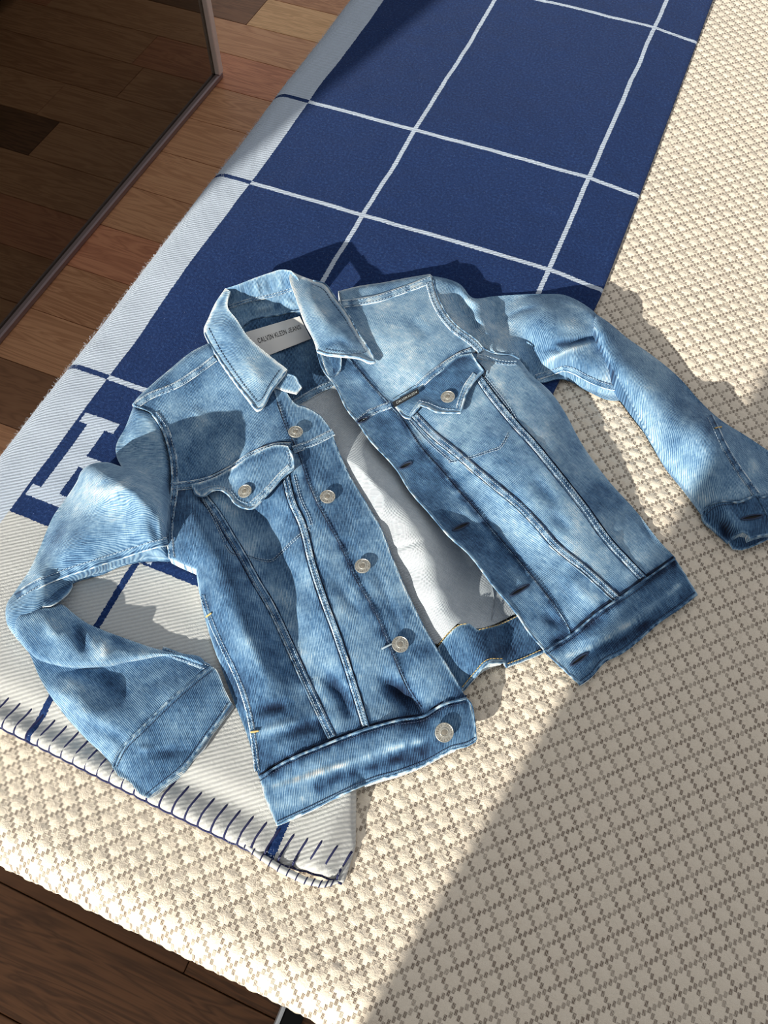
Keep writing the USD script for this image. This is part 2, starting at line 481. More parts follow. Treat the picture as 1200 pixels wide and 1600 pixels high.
obj('mattress', rounded_slab(BX0 + 0.012, BX1 - 0.012, BY0 + 0.012, BY1, 0.23, BED - 0.022, 0.035), 'mattress_cloth', bed, smooth=30)
obj('bed_base', box(BX0 + 0.02, BX1 - 0.02, BY0 + 0.02, BY1, 0.12, 0.23, 0.01), 'bed_base_cloth', bed)
obj('runner', box(-0.1135, -0.1065, -0.2, 1.9, 0.0, 0.012, 0.002), 'chrome', bed)
obj('runner', box(0.86, 0.867, -0.2, 1.9, 0.0, 0.012, 0.002), 'chrome', bed)
obj('runner_pad', box(-0.1060, -0.080, -0.16, 0.2, 0.0, 0.010, 0.002), 'slot_black', bed)  # flat black strip laid beside this runner
for lx_, ly_ in ((BX0 + 0.06, BY0 + 0.08), (BX0 + 0.06, BY1 - 0.1), (BX1 - 0.08, BY1 - 0.1), (BX1 - 0.08, BY0 + 0.08)):
    leg = trimesh.creation.cylinder(radius=0.011, height=0.12, sections=20)
    leg.apply_translation((lx_, ly_, 0.065))
    foot = trimesh.creation.cylinder(radius=0.016, height=0.012, sections=20); foot.apply_translation((lx_, ly_, 0.006))
    l = obj('leg', leg, 'chrome', bed, smooth=30)
    obj('foot_cap', foot, 'slot_black', l, smooth=30)

# ------------------------------------------------------------------ bedspread
TOP = -0.015


def lattice(x, y):
    X, Y = x - ORIG[0], y - ORIG[1]
    A = (X * cr + Y * sr) / CELL + 1.5
    B = (X * sr - Y * cr) / CELL + 1.5
    qa = (A + 1.5) % 3 - 1.5
    qb = (B + 1.5) % 3 - 1.5
    return qa, qb


def puff(x, y):
    P3 = np.stack([x, y, 0 * x], -1)
    w = (meshkit.noise(P3 * 110) - 0.5) * 0.5
    qa, qb = lattice(x, y)
    d = np.maximum(np.abs(qa), np.abs(qb))
    dome = 1 - sstep(0.35, 1.25 + w, d)
    n = meshkit.fbm(P3 * 150, 2, 3) - 0.5
    big = meshkit.noise(P3 * 9) - 0.5
    return 0.0014 * dome + 0.0015 * n + 0.003 * big


def edge_fold(s, r):
    """Path length s beyond the top's flat end: how far out it goes and how far down."""
    q = np.clip(s / r, 0, math.pi / 2)
    over = np.maximum(s - r * math.pi / 2, 0)
    return r * np.sin(q), r * (1 - np.cos(q)) + over


xs = np.r_[np.arange(BX0 - 0.06, -0.42, 0.0035), np.arange(-0.42, 0.56, 0.0028), np.arange(0.56, BX1, 0.012), BX1]
ys = np.r_[np.arange(BY0 - 0.115, 0.0, 0.003), np.arange(0.0, 1.2, 0.0028), np.arange(1.2, 1.85, 0.0034), np.arange(1.85, BY1, 0.012), BY1]
XX, YY = np.meshgrid(xs, ys, indexing='ij')
r = 0.04
out, down = edge_fold(np.maximum(BY0 + r - YY, 0), r)
yy = np.where(YY < BY0 + r, BY0 + r - out, YY)
out2, down2 = edge_fold(np.maximum(BX0 + r - XX, 0), r)
xx = np.where(XX < BX0 + r, BX0 + r - out2, XX)
h = TOP - down - down2
bump_ = puff(XX, YY)
ny = np.where(YY < BY0 + r, np.clip((BY0 + r - YY) / r, 0, math.pi / 2), 0)
P = np.stack([xx, yy - bump_ * np.sin(ny), BED + h + bump_ * np.cos(ny) - 0.0012], -1)
obj('bedspread', grid_mesh(P), 'bedspread_cotton', smooth=True, label='cream cotton bedspread with a raised star weave covering the bed', category='bedspread')

# ------------------------------------------------------------------ blanket
bl = thing('blanket', 'navy blue and pale grey checked wool blanket folded along the left side of the bed', 'blanket')


def blanket_right(y):
    return np.interp(y, [0.05, 0.085, 0.14, 0.26, 0.5, 0.87, 1.12, 1.7, 2.1], [-0.062, -0.065, -0.087, -0.084, -0.060, -0.036, -0.036, -0.040, -0.044])


def blanket_hem(x):
    return 0.058 + 0.004 * np.sin(x * 9) + 0.006 * sstep(-0.14, -0.07, x)


def blanket_h(x, y):
    P3 = np.stack([x, y, 0 * x], -1)
    w = 0.004 * (meshkit.noise(P3 * 7 + 3) - 0.5) + 0.0012 * (meshkit.noise(P3 * 40) - 0.5)
    w = w - 0.007 * sstep(-0.13, -0.045, x - blanket_right(y) - 0.036 + 0.0)
    # the padded fold at the near corner and the dip beside the stitched hem
    w = w + 0.012 * np.exp(-((x + 0.093) / 0.014) ** 2) * (1 - sstep(0.13, 0.24, y))
    w = w - 0.006 * np.exp(-((y - 0.085) / 0.014) ** 2) * sstep(-0.1, -0.2, x) - 0.004 * np.exp(-((x + 0.13) / 0.02) ** 2) * (1 - sstep(0.12, 0.24, y))
    return w


st = np.r_[np.linspace(-0.2, 0, 30)[:-1], np.linspace(0, 1, 190), 1 + np.linspace(0, 0.06, 12)[1:]]
ty = np.r_[np.linspace(-0.035, 0, 14)[:-1], np.linspace(0, 2.0, 620)]
S, T = np.meshgrid(st, ty, indexing='ij')
BLX0 = BX0 + 0.028
yv = 0.058 + np.maximum(T, 0)
xr = blanket_right(yv) - 0.011
flat_x = np.where(S < 0, BLX0 + S, BLX0 + np.clip(S, 0, 1) * (xr - BLX0))
hem = blanket_hem(flat_x) + 0.008
yv = hem + np.maximum(T, 0)
o, d = edge_fold(np.maximum(-S, 0), 0.034)
bx = np.where(S < 0, BLX0 - o, flat_x)
bz = np.where(S < 0, -d, 0.0)
# right edge: half-round
q = np.clip((S - 1) / 0.06, 0, 1) * math.pi
er = 0.0075
bx = bx + er * np.sin(q) * 1.2
bz = bz - er * (1 - np.cos(q)) 
uvx = np.where(S > 1, xr + er * q, flat_x)
q2 = np.clip(-T / 0.035, 0, 1) * math.pi
byv = yv - er * 0.95 * np.sin(q2)
bz = bz - er * (1 - np.cos(q2)) * np.where(S > 1, np.cos(q) * 0.5 + 0.5, 1)
top = 0.5 + 0.5 * np.cos(np.minimum(q + q2, math.pi))
bz = np.maximum(bz, -0.2) + blanket_h(uvx, yv) * top
# scalloped by the whip stitches along the hem
STEP = 0.0145
phase = (flat_x / STEP) % 1
scal = np.abs(np.sin(np.pi * phase)) ** 0.6
near = np.exp(-np.maximum(T, 0) / 0.014) * (S <= 1) * (S >= 0)
bz = bz + (0.0035 * scal - 0.0028) * near * (0.4 + 0.6 * top)
byv = byv - 0.0012 * scal * np.clip(np.sin(q2), 0, 1)
on_top = (T > -0.05) & (bx > BX0 + 0.045)
bz = np.where(on_top, np.maximum(bz, TOP + puff(bx, byv) + 0.0006), bz)
P = np.stack([bx, byv, BED + bz], -1)
uvb = np.stack([uvx, yv - er * 0.9 * q2], -1).reshape(-1, 2)
obj('woven_cloth', grid_mesh(P), 'blanket_wool', bl, smooth=True, uv=uvb)


def blanket_pt(x, y, lift=0.0):
    return np.array([x, y, BED + float(blanket_h(np.array(x), np.array(y))) + lift])


# whip stitches over the hem and the thread that runs along its edge
edge_pts = []
for i, k in enumerate(range(int(-0.62 / STEP), int(-0.066 / STEP) + 1)):
    x0 = k * STEP
    if x0 > -0.071:
        continue
    hy = float(blanket_hem(np.array(x0))) + 0.008
    lean = 0.004
    pts_ = [blanket_pt(x0 + lean * t_ / 0.021, hy + t_, (-0.0003 if t_ > 0.02 else 0.0008) - 0.0028 * math.exp(-t_ / 0.014)) for t_ in (0.021, 0.018, 0.013, 0.008, 0.003)]
    for qq in (0.12, 0.25, 0.38, 0.5):
        pts_.append(np.array([x0 + lean * 0.2 * (1 - qq), hy - er * 1.0 * math.sin(qq * math.pi), BED - er * (1 - math.cos(qq * math.pi)) - 0.0018 * (1 - qq)]))
    obj('stitch', tube(pts_, 0.00125, 5), 'navy_yarn', bl, smooth=True)
for xx_ in np.arange(-0.63, -0.063, 0.004):
    hy = float(blanket_hem(np.array(xx_))) + 0.008
    sc = abs(math.sin(math.pi * ((xx_ / STEP) % 1))) ** 0.6
    edge_pts.append((xx_, hy - er * 1.03 - 0.0012 * sc, BED - er * 1.25))
obj('edge_thread', tube(edge_pts, 0.0011, 5), 'navy_yarn', bl, smooth=True)

# the lower layer's stitched edge, showing below the near corner
lip = np.array([(-0.175, 0.0590), (-0.150, 0.0535), (-0.125, 0.0505), (-0.100, 0.0500), (-0.082, 0.0535), (-0.070, 0.0610)])
tt = np.linspace(0, 1, 40)
lp = np.stack([np.interp(tt, np.linspace(0, 1, 6), lip[:, k]) for k in (0, 1)], -1)
lz = BED - 0.0056
obj('lower_hem', tube(np.c_[lp, np.full(40, lz)], 0.0034 * np.sin(np.pi * np.clip(tt, 0.03, 0.97)) ** 0.3, 10), 'pale_wool', bl, smooth=True)
for k in range(3, 38, 3):
    ang = np.linspace(-0.3, math.pi * 0.9, 8)
    obj('stitch', tube(np.c_[np.full(8, lp[k, 0]) + ang * 0.0003, lp[k, 1] - 0.0036 * np.cos(ang), lz + 0.0036 * np.sin(ang)], 0.0006, 4), 'navy_yarn', bl, smooth=True)
# loose wool along the side and the hem
rng = np.random.default_rng(11)
P_, C_ = [], []
for i in range(3900):
    if i < 3600:
        y = rng.uniform(0.25, 1.75); q = rng.uniform(0.1, 1.2)
        base = np.array([BLX0 - 0.034 * math.sin(q), y, BED - 0.034 * (1 - math.cos(q))]); nrm = np.array([-math.sin(q), 0, math.cos(q)])
    else:
        x = rng.choice([rng.uniform(-0.6, -0.37), rng.uniform(-0.19, -0.07)]); q = rng.uniform(0, 2.0)
        base = np.array([x, float(blanket_hem(np.array(x))) + 0.008 - er * math.sin(q), BED - er * (1 - math.cos(q))]); nrm = np.array([0, -math.sin(q), math.cos(q)])
    d_ = nrm * 0.7 + rng.normal(0, 0.6, 3); d_ /= np.linalg.norm(d_)
    L_ = rng.uniform(0.0015, 0.0036)
    bend = rng.normal(0, 0.5, 3)
    P_ += [base, base + d_ * L_ * 0.5, base + (d_ + bend * 0.5) * L_]
    C_.append(3)
fz = UsdGeom.BasisCurves.Define(stage, free(str(bl.GetPath()), 'wool_fuzz'))
fz.CreateTypeAttr('linear'); fz.CreatePointsAttr(Vt.Vec3fArray.FromNumpy(np.array(P_, np.float32))); fz.CreateCurveVertexCountsAttr(Vt.IntArray(C_))
fz.CreateWidthsAttr(Vt.FloatArray([0.00016])); fz.SetWidthsInterpolation('constant')
UsdShade.MaterialBindingAPI.Apply(fz.GetPrim()).Bind(MAT['pale_yarn'])
tag(fz, kind='stuff')
# ------------------------------------------------------------------ the denim jacket
jk = thing('jacket', 'faded blue denim trucker jacket lying open on the bed, its sleeves spread', 'jacket')
JP = str(jk.GetPath())


class Field:
    """A smooth height (metres above the blanket) over the photograph's pixels, plus folds: (polyline, height in mm, half-width in px)."""

    def __init__(self, pts, folds=(), rough=0.8, seed=0, smoothing=0.4):
        p = np.array(pts, float)
        self.f = RBFInterpolator(p[:, :2] / 100, p[:, 2], kernel='thin_plate_spline', smoothing=smoothing * 0.01)
        self.folds = [(LineString(a), b, c) for a, b, c in folds]
        self.rough, self.seed = rough, seed
        self.puck = []

    def folds_at(self, q):
        h = np.zeros(len(q))
        P = shapely.points(q)
        for ln, amp, w in self.folds:
            d = shapely.distance(ln, P)
            t = shapely.line_locate_point(ln, P, normalized=True)
            ends = np.sin(np.pi * np.clip(t, 0.02, 0.98)) ** 0.5
            h += amp * np.exp(-(d / w) ** 2) * ends
        for ln, amp, lam, w, sd in self.puck:
            d = shapely.distance(ln, P)
            k = d < 4 * w
            s = shapely.line_locate_point(ln, P[k])
            side = np.stack([s / lam, d[k] / (w * 1.6), 0 * s + sd], -1)
            h[k] += amp * (meshkit.noise(side * np.array([1.0, 0.6, 1.0])) - 0.5) * 2 * np.exp(-(d[k] / w) ** 2)
        return h

    def __call__(self, q):
        q = np.asarray(q, float).reshape(-1, 2)
        h = self.f(q / 100)
        n = meshkit.fbm(np.c_[q / 34.0, np.full(len(q), self.seed)], 3, self.seed) - 0.5
        return rest(q, (h + self.folds_at(q) + n * 2 * self.rough) / 1000)


def smooth_poly(pts, step=2.6, corner=42, closed=True):
    """A spline through the traced points; kinks sharper than "corner" degrees stay."""
    p = np.array(pts, float)
    n = len(p)
    if closed:
        a, b = p - np.roll(p, 1, 0), np.roll(p, -1, 0) - p
    else:
        a, b = np.r_[p[1:2] - p[:1], p[1:] - p[:-1]], np.r_[p[1:] - p[:-1], p[-1:] - p[-2:-1]]
    turn = np.degrees(np.abs(np.arctan2(a[:, 0] * b[:, 1] - a[:, 1] * b[:, 0], (a * b).sum(1))))
    T = a / (np.linalg.norm(a, axis=1, keepdims=True) + 1e-9) + b / (np.linalg.norm(b, axis=1, keepdims=True) + 1e-9)
    T /= np.linalg.norm(T, axis=1, keepdims=True) + 1e-9
    sharp = turn > corner
    out = []
    for i in range(n if closed else n - 1):
        j = (i + 1) % n
        d = p[j] - p[i]
        L = np.hypot(*d)
        u = d / (L + 1e-9)
        t0 = (u if sharp[i] else T[i]) * L
        t1 = (u if sharp[j] else T[j]) * L
        k = max(1, int(round(L / step)))
        t = np.arange(k)[:, None] / k
        out.append((2 * t**3 - 3 * t**2 + 1) * p[i] + (t**3 - 2 * t**2 + t) * t0 + (-2 * t**3 + 3 * t**2) * p[j] + (t**3 - t**2) * t1)
    if not closed:
        out.append(p[-1:])
    return np.vstack(out)


def twill_uv(q, W, d):
    """Metres across and along the twill ribs, which run along the pixel direction d."""
    c = q.mean(0)
    a, b = pt(*c, 0.02)[:2], pt(*(c + np.array(d) * 10), 0.02)[:2]
    t = (b - a) / np.linalg.norm(b - a)
    return np.c_[W[:, 0] * t[1] - W[:, 1] * t[0], W[:, 0] * t[0] + W[:, 1] * t[1]]


def support(W):
    """How high the bed lies under the points: the blanket, or the bedspread beside it."""
    x, y = W[:, 0], W[:, 1]
    on = (x < blanket_right(y) + 0.006) & (y > blanket_hem(x) - 0.004)
    return np.where(on, np.maximum(blanket_h(x, y), -0.011) + 0.0024, -0.0112)


def rest(q, h, gap=0.0022):
    """Heights kept above what the cloth lies on."""
    return np.maximum(h, support(pt(q[:, 0], q[:, 1], h)) + gap)


WEAR = []        # (polyline, gain, width): seams near which the cloth is worn or dark


def panel(name, poly, field, mat='denim', twill=(0.2, 1), fade=0.5, lift=0.0, thick=1.8, ground=(), solid=False, sp=2.7, corner=42,
          roll=(0, 0), edge_wear=0.3, edge_w=2.2, lumps=0.16, parent=None, seed=1, gain=1.0, **kw):
    """One piece of cloth: the traced outline on its field, with thickness. ground: lines near which the rim reaches down to the bed; solid: the whole underside lies on the bed."""
    rim = smooth_poly(poly, sp, corner)
    pg = Polygon(rim)
    if not pg.is_valid:
        pg = pg.buffer(0)
        if pg.geom_type != 'Polygon':
            pg = max(pg.geoms, key=lambda s: s.area)
        rim = np.array(pg.exterior.coords)[:-1]
        rim = np.vstack([rim[i] + (rim[(i + 1) % len(rim)] - rim[i]) * (np.arange(k)[:, None] / k) for i in range(len(rim)) for k in [max(1, int(round(np.hypot(*(rim[(i + 1) % len(rim)] - rim[i])) / sp)))]])
        pg = Polygon(rim)
    if pg.exterior.is_ccw:
        rim = rim[::-1]
    x0, y0, x1, y1 = pg.bounds
    gx, gy = np.meshgrid(np.arange(x0, x1, sp), np.arange(y0, y1, sp * 0.866))
    gx = gx + (np.arange(gx.shape[0]) % 2)[:, None] * sp / 2
    q = np.c_[gx.ravel(), gy.ravel()]
    q = q[shapely.contains_xy(pg.buffer(-sp * 0.6), q[:, 0], q[:, 1])]
    nr = len(rim)
    q = np.vstack([rim, q])
    tri = Delaunay(q).simplices
    c = q[tri].mean(1)
    tri = tri[shapely.contains_xy(pg, c[:, 0], c[:, 1])]
    e1, e2 = q[tri[:, 1]] - q[tri[:, 0]], q[tri[:, 2]] - q[tri[:, 0]]
    cr_ = e1[:, 0] * e2[:, 1] - e1[:, 1] * e2[:, 0]
    tri = tri[np.abs(cr_) > 1e-6]; cr_ = cr_[np.abs(cr_) > 1e-6]
    tri = np.where(cr_[:, None] > 0, tri[:, ::-1], tri)
    P = shapely.points(q)
    dist = shapely.distance(pg.exterior, P)
    h = field(q) + lift / 1000
    if roll[0]:
        h = h - roll[1] / 1000 * (1 - np.sqrt(np.clip(1 - (1 - np.clip(dist / roll[0], 0, 1)) ** 2, 0, 1)))
    h = rest(q, h)
    W = pt(q[:, 0], q[:, 1], h)
    # wear
    P3 = np.c_[q / 60.0, np.full(len(q), float(seed))]
    f = fade + 0.02 + lumps * 2.4 * (meshkit.fbm(P3, 3, seed) - 0.5) + edge_wear * np.exp(-(dist / edge_w) ** 2) * (0.5 + meshkit.noise(P3 * 9))
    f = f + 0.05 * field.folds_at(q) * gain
    for ln, gn, w, ds in WEAR:
        d = shapely.distance(ln, P)
        k = d < 3.5 * w
        if k.any():
            s = shapely.line_locate_point(ln, P[k])
            f[k] += gn * (1 - ds + ds * 2 * meshkit.noise(np.c_[s / 9.0, d[k] / 14.0, 0 * s + 3])) * np.exp(-(d[k] / w) ** 2)
    uv = twill_uv(q, W, twill)
    sup = support(W) + BED
    if solid:
        zb = np.minimum(sup + 0.0008, W[:, 2] - 0.0012)
    else:
        zb = np.maximum(W[:, 2] - thick / 1000, sup + 0.0006)
        for gl in ground:
            d = shapely.distance(LineString(gl), P)
            k = (d < 7) & (np.arange(len(q)) < nr)
            zb[k] = np.minimum(zb[k], sup[k] + 0.0008)
    B = W.copy(); B[:, 2] = zb
    n = len(q)
    rimi = np.arange(nr)
    nx = (rimi + 1) % nr
    # smooth normals for the top only: rim vertices are doubled
    V = np.vstack([W, B, W[:nr], B[:nr]])
    side = np.vstack([np.c_[2 * n + rimi, 2 * n + nr + rimi, 2 * n + nr + nx], np.c_[2 * n + rimi, 2 * n + nr + nx, 2 * n + nx]])
    F = np.vstack([tri, tri[:, ::-1] + n, side])
    mesh = trimesh.Trimesh(V, F, process=False)
    # outward check of the rim
    a0, a1 = rim[0], rim[1]
    uvall = np.vstack([uv, uv, uv[:nr], uv[:nr] + [0.0009, 0.0]])
    rimfade = np.clip(f[:nr] + (-0.12 if solid else 0.2 * (edge_wear > 0)), 0, 1)
    fall = np.clip(np.r_[f, f * 0.8 + 0.1, rimfade, rimfade], 0, 1)
    return obj(name, mesh, mat, parent or jk, smooth=True, uv=uvall, attrs={'fade': fall}, **kw)


def resample(line_, step):
    p = smooth_poly(line_, 1.0, 50, closed=False)
    s = np.r_[0, np.cumsum(np.hypot(*np.diff(p, axis=0).T))]
    n = max(2, int(round(s[-1] / step)) + 1)
    t = np.linspace(0, s[-1], n)
    return np.c_[np.interp(t, s, p[:, 0]), np.interp(t, s, p[:, 1])], t


def normals2(p):
    t = np.gradient(p, axis=0)
    t /= np.linalg.norm(t, axis=1, keepdims=True) + 1e-9
    return np.c_[-t[:, 1], t[:, 0]]


def stitches(parent, line_, field, lift, off, mat='thread_pale', length=3.4, gap=1.5, rad=0.00042, name='stitching'):
    ms = []
    for o in off:
        p, s = resample(line_, 0.8)
        p = p + normals2(p) * o
        h = field(p) + lift / 1000
        W = pt(p[:, 0], p[:, 1], h)
        t = np.r_[0, np.cumsum(np.linalg.norm(np.diff(p, axis=0), axis=1))]
        x = gap / 2
        while x + length < t[-1]:
            tt = np.array([x, x + length * 0.25, x + length * 0.75, x + length])
            c = np.stack([np.interp(tt, t, W[:, k]) for k in range(3)], -1)
            c[:, 2] += np.array([-0.0002, 0.0004, 0.0004, -0.0002])
            ms.append(tube(c, rad, 4))
            x += length + gap
    if ms:
        return obj(name, join(ms), mat, parent, smooth=True, kind='stuff')


def seam(line_, field, width=9.0, lift=0.9, fade=0.62, edge=0.3, twill=None, stitch=(-0.27, 0.27), name='seam', mat='denim', seed=3, thread='thread_pale', amp=0.5):
    """A felled seam: a raised band of doubled cloth with worn edges and two rows of stitching."""
    p, s = resample(line_, 2.0)
    n = normals2(p)
    prof = np.array([[-0.5, -0.6], [-0.5, 0.25], [-0.44, 0.85], [-0.3, 1.0], [-0.1, 0.9], [0.1, 0.9], [0.3, 1.0], [0.44, 0.85], [0.5, 0.25], [0.5, -0.6]])
    wd = width * (1 + 0.10 * (meshkit.noise(np.c_[s / 25, 0 * s + seed, 0 * s]) - 0.5))
    q = p[:, None] + n[:, None] * (prof[None, :, 0, None] * wd[:, None, None])
    flat = q.reshape(-1, 2)
    rope = meshkit.noise(np.c_[s / 7.0, 0 * s + seed * 3.1, 0 * s])
    h = field(p)[:, None] * 0.5 + field(flat).reshape(len(p), -1) * 0.5 + (prof[None, :, 1] * lift + amp * (rope[:, None] - 0.5) * np.clip(prof[None, :, 1], 0, 1)) / 1000
    W = pt(flat[:, 0], flat[:, 1], h.ravel())
    f = fade + edge * (np.abs(prof[:, 0]) > 0.42)[None] * (0.6 + 0.8 * rope[:, None]) - 0.2 * (np.abs(np.abs(prof[:, 0]) - 0.3) < 0.05)[None] + 0.35 * (rope[:, None] - 0.5)
    v, fc = grid_mesh(W.reshape(len(p), -1, 3))
    d = twill or (p[-1] - p[0])
    o = obj(name, (v, fc), mat, jk, smooth=True, uv=twill_uv(flat, W, d), attrs={'fade': np.clip(f, 0, 1).ravel()})
    if stitch:
        stitches(o, line_, field, lift + 0.1, [k * width for k in stitch], thread)
    return o


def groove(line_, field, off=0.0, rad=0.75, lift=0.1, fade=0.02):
    """A dark unfaded cord: the shade gap beside a seam put into colour."""
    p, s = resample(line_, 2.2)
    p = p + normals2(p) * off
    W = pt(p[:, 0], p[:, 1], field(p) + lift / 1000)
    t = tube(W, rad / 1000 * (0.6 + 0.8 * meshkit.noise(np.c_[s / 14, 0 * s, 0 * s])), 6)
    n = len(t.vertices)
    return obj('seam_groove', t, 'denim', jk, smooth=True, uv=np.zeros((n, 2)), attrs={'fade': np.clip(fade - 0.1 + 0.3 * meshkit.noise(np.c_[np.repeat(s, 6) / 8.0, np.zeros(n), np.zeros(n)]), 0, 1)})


def offs(line_, d):
    p, s = resample(line_, 6.0)
    return [tuple(v) for v in p + normals2(p) * d]


def piping(line_, field, lift=0.6, rad=1.0, fade=0.9, name='worn_edge', mat='denim'):
    """The white worn ridge of a folded or hemmed edge."""
    p, s = resample(line_, 2.2)
    h = field(p) + lift / 1000
    W = pt(p[:, 0], p[:, 1], h)
    rr = 0.82 * rad / 1000 * (0.8 + 0.4 * meshkit.noise(np.c_[s / 9, 0 * s, 0 * s]))
    t = tube(W, rr, 6)
    n = len(t.vertices)
    f = fade - 0.5 * meshkit.noise(np.c_[np.repeat(s, 6) / 6.0, np.zeros(n), np.zeros(n) + 5])
    return obj(name, t, mat, jk, smooth=True, uv=np.c_[np.tile(np.arange(6) * 0.0006, len(p)), np.repeat(s, 6) * 0.0007], attrs={'fade': np.clip(f, 0, 1)})


# ---- heights (mm) at traced pixels
F_back = Field([(380, 490, 12), (440, 480, 12), (430, 560, 9), (500, 560, 6), (480, 620, 10), (520, 640, 9), (540, 700, 16), (570, 715, 24), (605, 765, 32), (640, 815, 34), (665, 865, 34), (685, 920, 30), (696, 960, 24), (600, 720, 10), (640, 750, 5), (685, 800, 3), (712, 860, 2), (728, 915, 3), (735, 950, 8), (610, 820, 26), (640, 890, 22),
                (655, 955, 14), (700, 990, 18), (760, 920, 2), (790, 960, 2), (740, 978, 20), (690, 1012, 12), (690, 1040, 8), (765, 1030, 16), (752, 1005, 20), (790, 1000, -2), (830, 960, -3), (830, 1015, -8), (725, 1075, 0), (790, 1040, -6), (745, 1055, 6), (560, 660, 6), (660, 730, 2), (500, 690, 12), (850, 1040, -10)],
               [([(600, 862), (660, 845)], -2.0, 5)], 0.7, 11)
F_L = Field([(305, 885, 26), (312, 930, 24), (330, 985, 16), (350, 1050, 10), (375, 1105, 8), (400, 1190, 6),
             (318, 830, 40), (340, 870, 42), (365, 910, 42), (385, 955, 40), (395, 1000, 37), (410, 1050, 28), (430, 1095, 18), (345, 805, 16), (370, 830, 8), (395, 870, 5), (425, 915, 5), (445, 970, 6), (465, 1035, 8), (482, 1090, 8), (300, 800, 34), (330, 950, 30), (345, 1000, 24),
             (470, 850, 25), (520, 950, 27), (545, 1040, 23), (450, 780, 27), (590, 1040, 22), (560, 1000, 26),
             (500, 760, 27), (545, 870, 26), (610, 1000, 24), (650, 1060, 18), (455, 870, 20), (480, 960, 20),
             (440, 610, 28), (475, 635, 26), (520, 690, 25), (550, 750, 24), (597, 830, 28), (640, 935, 24), (675, 1000, 19), (722, 1080, 14),
             (410, 1225, 6), (433, 1285, 2), (500, 1200, 14), (540, 1235, 4), (570, 1150, 16), (583, 1215, 4), (640, 1140, 18), (665, 1190, 0), (690, 1130, 16), (735, 1100, 10), (742, 1150, 2), (705, 1170, 2), (640, 1105, 8),
             (330, 750, 12), (390, 712, 27), (440, 695, 31), (380, 755, 23), (300, 760, 14), (440, 730, 30),
             (250, 660, 14), (300, 640, 14), (330, 620, 17), (320, 700, 12), (380, 660, 25), (420, 650, 28), (380, 600, 28), (215, 630, 18), (275, 600, 21), (330, 562, 27),
             (262, 700, 15), (267, 760, 14), (262, 830, 26), (285, 870, 30), (278, 820, 30)],
            [([(505, 1050), (535, 1085), (550, 1125)], -7, 11), ([(600, 1060), (640, 1100), (650, 1120)], -10, 13), ([(430, 1150), (500, 1130), (520, 1160)], -4, 10), ([(430, 905), (460, 960)], 3, 12),
             ([(400, 1112), (450, 1100)], -6, 9), ([(405, 1145), (470, 1125)], 3.5, 8), ([(350, 940), (420, 1060)], 3, 14), ([(480, 870), (500, 950)], 2, 10), ([(590, 900), (640, 1010)], -1.5, 7), ([(420, 1240), (560, 1180), (650, 1150)], 2.5, 8), ([(430, 1225), (600, 1165)], -2, 6),
             ([(300, 640), (330, 665)], 2.5, 8), ([(290, 660), (310, 700)], -2, 8), ([(520, 900), (560, 960)], -2, 9)], 0.8, 21)
F_R = Field([(500, 555, 38), (520, 600, 30), (545, 640, 28), (577, 686, 27), (621, 735, 25), (673, 804, 32), (702, 838, 37), (733, 866, 38), (773, 918, 35), (800, 950, 26), (849, 1016, 6),
             (611, 637, 22), (659, 700, 24), (716, 766, 22), (773, 833, 15), (812, 885, 13), (835, 930, 18), (885, 970, 5), (745, 835, 20), (790, 890, 19),
             (711, 706, 31), (782, 766, 34), (839, 819, 32), (900, 880, 25), (917, 892, 22), (965, 936, 6), (767, 617, 35), (808, 667, 37), (860, 727, 36), (910, 790, 28), (960, 855, 14), (1004, 904, 0),
             (810, 562, 28), (830, 585, 24), (870, 625, 14), (910, 695, 2), (950, 750, -3), (995, 800, -8), (1030, 845, -11), (1055, 870, -12),
             (908, 1070, -11), (942, 1037, -11), (975, 1019, -12), (1033, 971, -12), (1090, 930, -13), (935, 1000, 2), (990, 960, 1), (1050, 910, -5), (870, 1020, 2),
             (545, 470, 28), (600, 455, 27), (670, 438, 28), (600, 520, 36), (680, 520, 40), (640, 580, 36), (560, 560, 28), (580, 610, 24), (740, 540, 38), (700, 490, 36), (880, 690, 22), (690, 600, 35), (660, 640, 27)],
            [([(900, 750), (950, 800)], -2, 8), ([(830, 745), (870, 790)], -3.5, 11), ([(860, 800), (890, 830)], -2.5, 9), ([(925, 750), (960, 775)], -3.5, 8), ([(880, 900), (950, 960)], 2.5, 14), ([(640, 500), (670, 525)], -2, 9),
             ([(720, 790), (760, 830)], 3, 9), ([(690, 800), (715, 825)], -3, 7), ([(790, 880), (830, 930)], 2, 8), ([(760, 930), (770, 900)], -2, 7),
             ([(890, 1010), (960, 985), (1040, 930)], 3, 7), ([(900, 1030), (960, 1000)], -3, 6), ([(920, 1045), (930, 1020)], 2.5, 5), ([(900, 985), (950, 965)], -2, 6), ([(850, 960), (880, 980)], -4, 9)], 0.8, 31)
